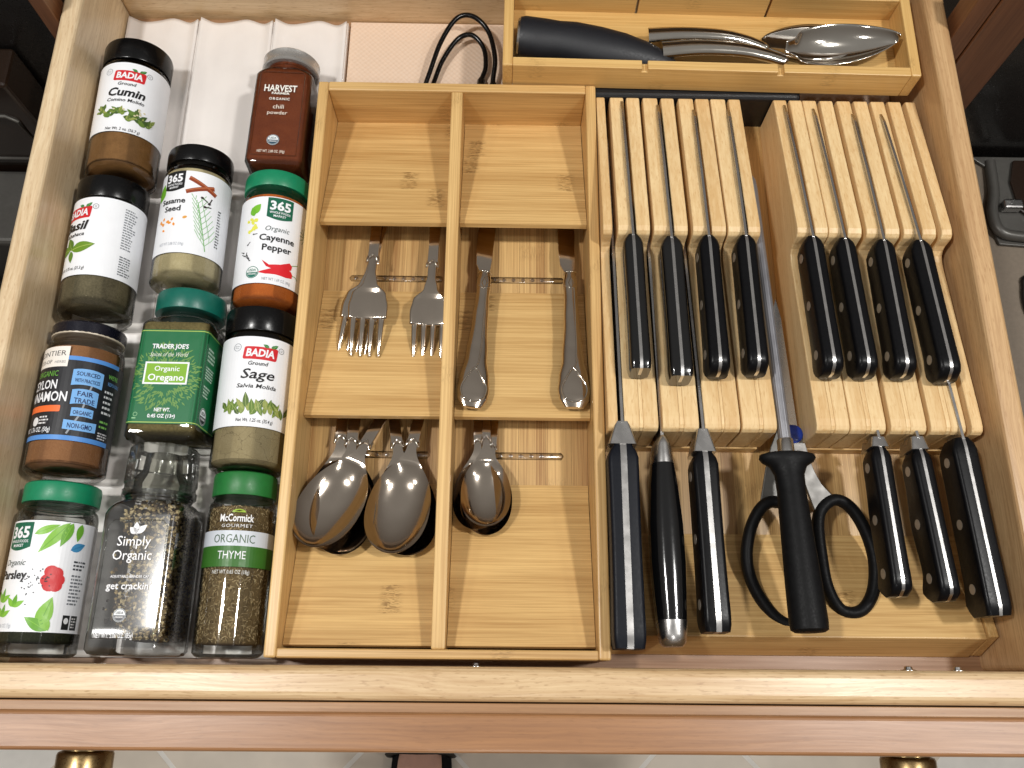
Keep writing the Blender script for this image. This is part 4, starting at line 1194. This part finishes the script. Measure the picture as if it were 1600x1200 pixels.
kitchen_knife('black riveted knife with bellied handle, middle of the lower row in the right slats', (32.1, 13.75, 6.2), (32.5, 3.85, 6.7), GL, 17, 3.2, 1.4, 2.4, True, bolster=.9, belly=.4)
kitchen_knife('widest black riveted knife handle, lower row next to the right drawer wall', (35.0, 14.55, 6.4), (35.45, 2.9, 6.6), GL, 20, 3.4, 1.75, 2.6, True, belly=.1, square=True)

# round gloss handle knife
M, L = orient((14.8, 14.6, 5.9), (14.9, .85, 6.1))
t = thing('kitchen_knife', 'knife with rounded glossy black handle, steel ferrule and steel end cap, lower row', 'knife', (14.8, 14.6, 5.9), M, GL)
def ovals(prof, mat, name, parent, n=24):
    rs = []
    for y, w, h_, zc in prof:
        rs.append([(w * math.copysign(abs(math.cos(a)) ** .85, math.cos(a)), -y, zc + h_ * math.copysign(abs(math.sin(a)) ** .85, math.sin(a))) for a in [2 * math.pi * j / n for j in range(n)]])
    return MB().rings(rs).build(name, mat, parent, smooth=40)
ovals([(0, .16, .5, -.6), (.25, .42, .95, -.9), (.6, .62, 1.1, -1.0), (1.9, .80, 1.15, -1.05)], brushed, 'ferrule', t)
ovals([(1.91, .82, 1.16, -1.05), (3.5, .98, 1.22, -1.05), (6, 1.14, 1.3, -1.05), (8.5, 1.16, 1.3, -1.05), (10.5, 1.08, 1.24, -1.05), (12.1, .98, 1.18, -1.05)], glossk, 'handle', t)
ovals([(12.11, .99, 1.19, -1.05), (13.0, .92, 1.12, -1.05), (13.5, .82, 1.0, -1.05), (13.72, .6, .75, -1.05)], brushed, 'end_cap', t)
MB().prism([(-.1, -.3), (-.1, -1.8), (.5, -3.4), (16, -3.9), (21, -2.8), (22, -1.6), (10, -.75)], 'X', -.11, .11).build('blade', brushed, t, bevel=.02)

# sharpening steel
M, L = orient((23.12, 13.9, 5.7), (23.3, 1.75, 6.3))
t = thing('sharpening_steel', 'long grey sharpening steel with black handle and flared guard, between the slat blocks', 'sharpening steel', (23.12, 13.9, 5.7), M)
mb = MB()
n = 40; rs = []
for y, r_ in ((-.6, .43), (4, .43), (12, .43), (20.6, .42), (21.4, .36), (21.75, .22), (21.85, .06)):
    rs.append([((r_ - (.018 if j % 2 else 0)) * math.cos(2 * math.pi * j / n), y, (r_ - (.018 if j % 2 else 0)) * math.sin(2 * math.pi * j / n)) for j in range(n)])
mb.rings(rs).build('rod', rodsteel, t, smooth=30)
MB().lathe([(-.55, .56), (.45, .54), (.5, .5)], 32, 'Y').build('ferrule', brushed, t, smooth=40)
rs = []
for y, w, h_ in ((-.5, 1.5, .75), (-.62, 1.85, .95), (-.85, 1.92, 1.0), (-1.1, 1.75, .95), (-1.4, 1.25, .9), (-2.0, .98, .88), (-3.2, .95, .9), (-6, 1.05, .98), (-9, 1.16, 1.05), (-11.5, 1.22, 1.1), (-12.0, 1.18, 1.05), (-12.15, .95, .85)):
    rs.append([(w * math.cos(a), y, h_ * math.sin(a)) for a in [2 * math.pi * j / 28 for j in range(28)]])
MB().rings(rs).build('handle', blackr, t, smooth=40)

# scissors
t = thing('kitchen_scissors', 'black handled kitchen scissors with blue pivot under the sharpening steel', 'scissors', (24.55, 15.5, 1.6), (R(2), 0, 0))
def loop(pts, name='finger_loop'):
    P = smoothpts([(x - 24.55, y - 15.5, z) for x, y, z in pts], 6, True)
    return MB().tube(P, .42, 12, closed=True, flat=1.15).build(name, blackr, t, smooth=60)
loop([(26.2, 10.3, 1.5), (27.2, 10.9, 1.5), (28.3, 10.3, 1.4), (29.2, 8.6, 1.3), (29.55, 6.6, 1.25), (29.2, 4.6, 1.2), (28.2, 3.4, 1.2), (26.9, 3.5, 1.2), (26.1, 5.0, 1.3), (25.85, 7.2, 1.4), (25.8, 9.2, 1.5)])
loop([(23.4, 10.6, 1.5), (22.2, 10.5, 1.5), (21.2, 9.0, 1.4), (20.75, 6.8, 1.3), (21.2, 4.8, 1.2), (22.4, 3.0, 1.2), (23.6, 2.6, 1.2), (24.2, 4.2, 1.3), (24.3, 7.0, 1.4), (24.2, 9.4, 1.5)])
MB().prism([(p.x, p.y) for p in smoothpts([(-.7, .6, 0), (.55, .6, 0), (.85, -.6, 0), (1.2, -2.2, 0), (1.75, -3.5, 0), (2.55, -4.5, 0), (2.2, -4.85, 0), (1.55, -5.2, 0), (1.2, -5.6, 0), (.75, -4.2, 0), (.2, -2.2, 0), (-.5, -.6, 0)], 4, True)], 'Z', 1.3, 1.62).build('shank', plain('satin_steel', (128, 126, 123), .5, .9, vary=.03, scale=.5), t, bevel=.05)
MB().prism([(-.9, .6), (.5, .6), (.0, -1.2), (-.8, -3.6), (-1.4, -5.2), (-2.6, -5.0), (-2.0, -2.4), (-1.5, -.8)], 'Z', 1.05, 1.3).build('shank', appl_grey, t, bevel=.05)
MB().lathe([(1.3, .66), (1.85, .66), (1.93, .54), (1.93, .2)], 28, 'Z').build('pivot', bluepl, t, smooth=35)
MB().prism([(-.85, .5), (.5, .5), (.0, 9), (-.3, 10.5), (-.7, 9)], 'Z', 1.31, 1.345).build('blade', brushed, t)

# ------------------------------------------------------------------ black flat case and back tray
mb = MB().box(10.2, 27.6, 43.0, 51.5, .2, 4.45)
tag(mb.build('flat_case', plain('case_black', (16, 17, 20), .42), bevel=.35, seg=3), 'flat black plastic case under the long bamboo tray behind the knife slats', 'case')
tr_ = thing('utensil_tray', 'long golden bamboo tray of serving utensils across the back of the drawer', 'tray', (0, 0, 4.5), (0, 0, R(-.75)))
tx0, tx1, ty0, ty1, th_ = 3.0, 35.6, 43.85, 51.9, 2.5
MB().box(tx0, tx0 + .8, ty0, ty1, 0, th_).build('end_wall', tray_woodY, tr_, bevel=.12)
MB().box(tx1 - .8, tx1, ty0, ty1, 0, th_).build('end_wall', tray_woodY, tr_, bevel=.12)
# front wall with two notches for dividers
fx = [tx0 + .803, 13.85, 14.3, 24.45, 24.9, tx1 - .803]
pl = [(fx[0], .01), (fx[0], th_ - .02), (fx[1], th_ - .02), (fx[1], th_ - .42), (fx[2], th_ - .42), (fx[2], th_ - .02), (fx[3], th_ - .02), (fx[3], th_ - .42), (fx[4], th_ - .42), (fx[4], th_ - .02), (fx[5], th_ - .02), (fx[5], .01)]
MB().prism(pl, 'Y', ty0 + .002, ty0 + .8).build('front_wall', tray_wood, tr_, bevel=.06)
for a, b in ((fx[0], 13.75), (13.95, 24.45), (24.65, fx[5])):
    MB().box(a, b, ty1 - .8, ty1 - .002, .01, th_ - .02).build('back_wall', tray_wood, tr_, bevel=.05)
MB().box(tx0 + .805, tx1 - .805, ty0 + .805, ty1 - .805, .02, .35).build('tray_base', tray_wood, tr_)

# black handled utensil in the tray
t = thing('serving_knife', 'utensil with thick tapering matte black handle and steel end cap in the back tray', 'utensil', (4.75, 46.9, 6.2), (0, R(3), R(-4)))
rs = []
for x, w, h_, dy in ((0.1, 1.55, 1.35, .3), (.5, 1.68, 1.45, .3), (2.2, 1.72, 1.45, .22), (3.2, 1.62, 1.4, .25), (4.5, 1.75, 1.45, .2), (6.5, 1.82, 1.45, -.05), (8.5, 1.68, 1.35, -.25), (10.3, 1.38, 1.15, -.5), (11.8, .95, .85, -.75), (12.5, .6, .55, -.9), (12.75, .35, .35, -.95)):
    rs.append([(x, dy + w * math.cos(a), h_ * math.sin(a)) for a in [2 * math.pi * j / 28 for j in range(28)]])
MB().rings(rs).build('handle', plain('soft_touch_black', (24, 25, 30), .5, vary=.08), t, smooth=40)
rs = [[(x, .3 + w * math.cos(a), w * .87 * math.sin(a)) for a in [2 * math.pi * j / 28 for j in range(28)]] for x, w in ((-.12, 1.2), (-.06, 1.4), (.11, 1.5))]
MB().rings(rs).build('end_cap', brushed, t, smooth=40)
MB().tube([(12.4, -.8, 0), (14, -.95, -.1), (18, -1.1, -.3), (21, -1.2, -.5)], [.3, .28, .4, .2], 12, flat=.6).build('shaft', steel, t, smooth=50)
# serving pieces
def serving(label, pts, rad, bowl=None, loc=(0, 0, 0), cat='utensil', name='serving_utensil'):
    t = thing(name, label, cat, loc)
    P = smoothpts(pts, 6)
    k = len(P)
    MB().tube(P, [rad * (1.25 - .5 * i / k) for i in range(k)], 12, flat=.55).build('handle', silver, t, smooth=60)
    e = P[-1]
    MB().tube([(e.x - .3, e.y, e.z), (e.x - .1, e.y, e.z), (e.x + .15, e.y, e.z), (e.x + .3, e.y, e.z)], [.12, .3, .26, .1], 12).build('knuckle', silver, t, smooth=60)
    return t
g_ = 'silver serving utensils in the back tray'
ts_ = serving('silver serving spoon with large oval bowl lying in the back tray', [(16.2, 46.0, 6.3), (19, 46.15, 6.5), (22, 46.05, 6.5), (24, 45.75, 6.4), (25.9, 45.3, 6.2)], .62, None, (0, 0, 0), 'spoon', 'serving_spoon')
rows = []
for i in range(31):
    q = i / 30; x = 26.0 + 9.0 * q
    w = 1.75 * max(.004, math.sin(math.pi * min(1, q ** .8))) ** .65 if 0 < q < 1 else .02
    if q < .12: w = max(w * .6, .3)
    row = []
    for j in range(15):
        e = -1 + 2 * j / 14
        row.append((x, 46.75 + .1 * q + w * e + .35 * (q - .5), 6.25 + .75 * q * q + .35 * e - .95 * (1 - abs(e) ** 2.2) * math.sin(math.pi * min(1, max(.0, q))) ** .7))
    rows.append(row)
b = MB().rings(rows, False, False, closed=False).build('bowl', silver, ts_, smooth=60)
so = b.modifiers.new('thick', 'SOLIDIFY'); so.thickness = .14 * S
so = b.modifiers.new('smooth', 'SUBSURF'); so.levels = 1; so.render_levels = 1
t2 = serving('second silver serving utensil with slim ribbed handle behind the serving spoon', [(15.2, 47.6, 6.1), (18, 47.65, 6.3), (21, 47.55, 6.3), (23, 47.3, 6.1), (24.6, 46.9, 5.8)], .55)
rows = [[(24.4 + 8.5 * i / 20, 47.6 + .12 * i / 20 + (.3 + 1.5 * math.sin(math.pi * min(1, i / 20)) ** .7) * e, 5.55 - .5 * (1 - e * e) * math.sin(math.pi * i / 20)) for e in [-1 + 2 * j / 10 for j in range(11)]] for i in range(21)]
b = MB().rings(rows, False, False, closed=False).build('bowl', silver, t2, smooth=60)
so = b.modifiers.new('thick', 'SOLIDIFY'); so.thickness = .14 * S

# ------------------------------------------------------------------ cable
cbl = thing('charging_cable', 'thin black charging cable looped on the mat behind the organizer', 'cable', (0, 0, 0))
MB().tube(smoothpts([(-3.4, 44.5, 1.2), (-2.6, 47.3, 1.6), (-1.7, 50.2, 2.0), (-.4, 52.3, 2.4), (1.0, 52.6, 2.3), (2.3, 51.4, 1.9), (2.9, 49.0, 1.5), (2.75, 46.9, 1.1), (2.7, 44.4, .8)], 8), .21, 10).build('cord', capblack, cbl, smooth=60)
MB().tube(smoothpts([(-2.9, 44.5, .6), (-2.2, 47.4, .7), (-1.5, 49.4, .9), (-.3, 51.2, 1.2), (.9, 51.5, 1.3), (1.9, 50.4, 1.0), (2.1, 48.6, .8), (1.75, 47.2, .6), (1.7, 44.4, .5)], 8), .21, 10).build('cord', capblack, cbl, smooth=60)
MB().tube([(1.75, 47.6, .62), (1.75, 47.3, .62), (1.72, 46.0, .6), (1.7, 45.0, .6)], [.2, .36, .38, .36], 12).build('plug', capblack, cbl, smooth=50)
MB().tube([(2.78, 46.9, 1.1), (2.76, 46.5, 1.05), (2.72, 45.4, .9), (2.7, 44.6, .8)], [.2, .34, .36, .34], 12).build('plug', capblack, cbl, smooth=50)

# ------------------------------------------------------------------ surroundings glimpsed past the drawer
cf = thing('cabinet_frame', 'brown wood cabinet face beside the right back corner of the drawer', 'cabinet', (0, 0, -76))
MB().box(39.0, 40.66, 47.0, 49, 0, 88).build('stile', cabinetZ, cf, bevel=.08)
MB().box(40.76, 44.6, 46.85, 49, 0, 88).build('stile', cabinetZ, cf, bevel=.15)
cf = thing('cabinet_frame', 'sliver of brown cabinet face beside the left back corner of the drawer', 'cabinet', (0, 0, -76))
MB().box(-32.3, -31.1, 47.0, 49, 0, 88).build('stile', cabinetZ, cf, bevel=.08)
ct = MB().box(-75, 85, 51.4, 110, 12.1, 15.6).build('countertop', plain('stone_counter', (150, 140, 130), .3))
tag(ct, 'stone countertop edge above the drawer opening', 'countertop')
dw = thing('dishwasher', 'dark dishwasher with its grey inner door open, right of the drawer', 'dishwasher', (0, 0, -76))
MB().box(44.7, 96, 48.2, 60, 0, 87).build('black_frame', appl_black, dw, bevel=.2)
MB().box(49.0, 98, 12, 47.8, 62, 65.8).build('door', appl_tan, dw, bevel=.8, seg=3)
MB().tube(smoothpts([(51.2, 47, 66.2), (50.9, 43.5, 66.4), (50.3, 41.2, 66.5), (50.6, 39.2, 66.6), (52.5, 38.6, 66.6), (58, 38.4, 66.6)], 5), [.5] * 26, 10).build('door_seal', appl_grey, dw, smooth=60)
MB().prism([(49.3, 47.6), (51.3, 46.0), (50.9, 43.0), (50.0, 40.5), (50.6, 38.0), (56, 37.6), (98, 37.6), (98, 47.6)], 'Z', 65.85, 66.2).build('door_liner', appl_grey, dw, bevel=.1)
MB().box(51.2, 53.0, 41.3, 42.3, 66.25, 67.3).build('latch', brushed, dw, bevel=.2)
MB().prism([(53.3, 47.0), (52.6, 44.6), (52.9, 41.5), (54.5, 40.2), (90, 40.2), (90, 47.0)], 'Z', 66.3, 66.6).build('dark_panel', appl_brown, dw, bevel=.2)
MB().tube(smoothpts([(60, 34.9, 66), (53.2, 34.8, 66), (52.2, 33.6, 66), (52.1, 31.2, 66), (53.2, 30.2, 66), (60, 30.0, 66)], 5), .3, 8).build('dispenser_rim', appl_black, dw, smooth=60)
MB().prism([(53, 34), (52.8, 31.2), (60, 30.8), (60, 34.2)], 'Z', 65.83, 66.3).build('dispenser_lid', plain('dispenser_grey', (150, 146, 140), .35, .2), dw, bevel=.15)
ov = thing('oven', 'black oven front with dark glass and grey trim, left of the drawer', 'oven', (0, 0, -76))
MB().box(-90, -32.5, 48.5, 60, 0, 87).build('body', appl_black, ov, bevel=.2)
MB().box(-90, -37.3, 44.6, 48.4, 58, 78.5).build('door_glass', appl_brown, ov, bevel=.3)
MB().tube([(-44, 44.5, 74.5), (-39.4, 44.5, 74.5), (-38.7, 44.5, 73.8), (-38.7, 44.5, 68.8), (-39.4, 44.5, 68.1), (-44, 44.5, 68.1)], .16, 8).build('glass_outline', appl_grey, ov, smooth=60)
MB().box(-90, -36.6, 36.5, 44.3, 55, 66.5).build('trim', appl_grey, ov, bevel=.5, seg=3)
MB().box(-90, -36.4, 20, 36.2, 50, 60).build('lower_drawer', appl_black, ov, bevel=.5, seg=3)

# ------------------------------------------------------------------ foot of the person standing at the drawer
pr = thing('person', 'bare foot in a black strapped sandal on the tiles below the drawer front', 'person', (-7.7, -14, -80.1))
me = bpy.data.meshes.new('foot')
V = [(0, -14, 7.5), (0, -14, 14), (0, -13.6, 26), (0, -17.5, 3.2), (0, -8, 6.0), (.1, -2, 4.6), (.2, 3, 3.4), (-1.9, 6.0, 2.4), (-2.3, 9.2, 2.1), (-.4, 6.6, 2.3), (-.5, 9.6, 1.9), (.9, 6.4, 2.2), (.95, 9.0, 1.8), (2.1, 5.8, 2.1), (2.2, 8.2, 1.7), (3.0, 5.0, 2.0), (3.2, 7.2, 1.6)]
E_ = [(0, 1), (1, 2), (0, 3), (0, 4), (4, 5), (5, 6), (6, 7), (7, 8), (6, 9), (9, 10), (6, 11), (11, 12), (6, 13), (13, 14), (6, 15), (15, 16)]
RD = [(3.4, 3.6), (3.5, 3.6), (4.6, 4.6), (2.9, 2.6), (3.5, 3.0), (3.8, 2.3), (3.6, 1.7), (1.15, 1.0), (1.0, .9), (.8, .75), (.7, .65), (.75, .7), (.65, .6), (.7, .65), (.6, .58), (.7, .65), (.58, .55)]
me.from_pydata([(x * S, y * S, z * S) for x, y, z in V], E_, [])
fo = bpy.data.objects.new('foot', me); COL.objects.link(fo); fo.parent = pr
sk = fo.modifiers.new('skin', 'SKIN')
for i, sv in enumerate(me.skin_vertices[0].data): sv.radius = (RD[i][0] * S, RD[i][1] * S); sv.use_root = (i == 0)
fo.modifiers.new('sub', 'SUBSURF').render_levels = 2
me.materials.append(skin)
so_ = []
for k in range(28):
    a = 2 * math.pi * k / 28
    so_.append((.1 + (4.6 + .5 * math.sin(a)) * math.cos(a), -4 + 15.2 * math.sin(a)))
MB().prism(so_, 'Z', 0, 1.2).build('sandal_sole', blackr, pr, bevel=.2)
for yy in (-1.5, 2.6):
    MB().tube([(-4.6, yy - 1, .9), (-4.5, yy - .5, 3.5), (-2.6, yy, 6.6), (0, yy, 7.3), (2.6, yy, 6.6), (4.5, yy - .5, 3.5), (4.6, yy - 1, .9)], .75, 8, flat=.35, up=(0, 1, 0)).build('sandal_strap', blackr, pr, smooth=50)
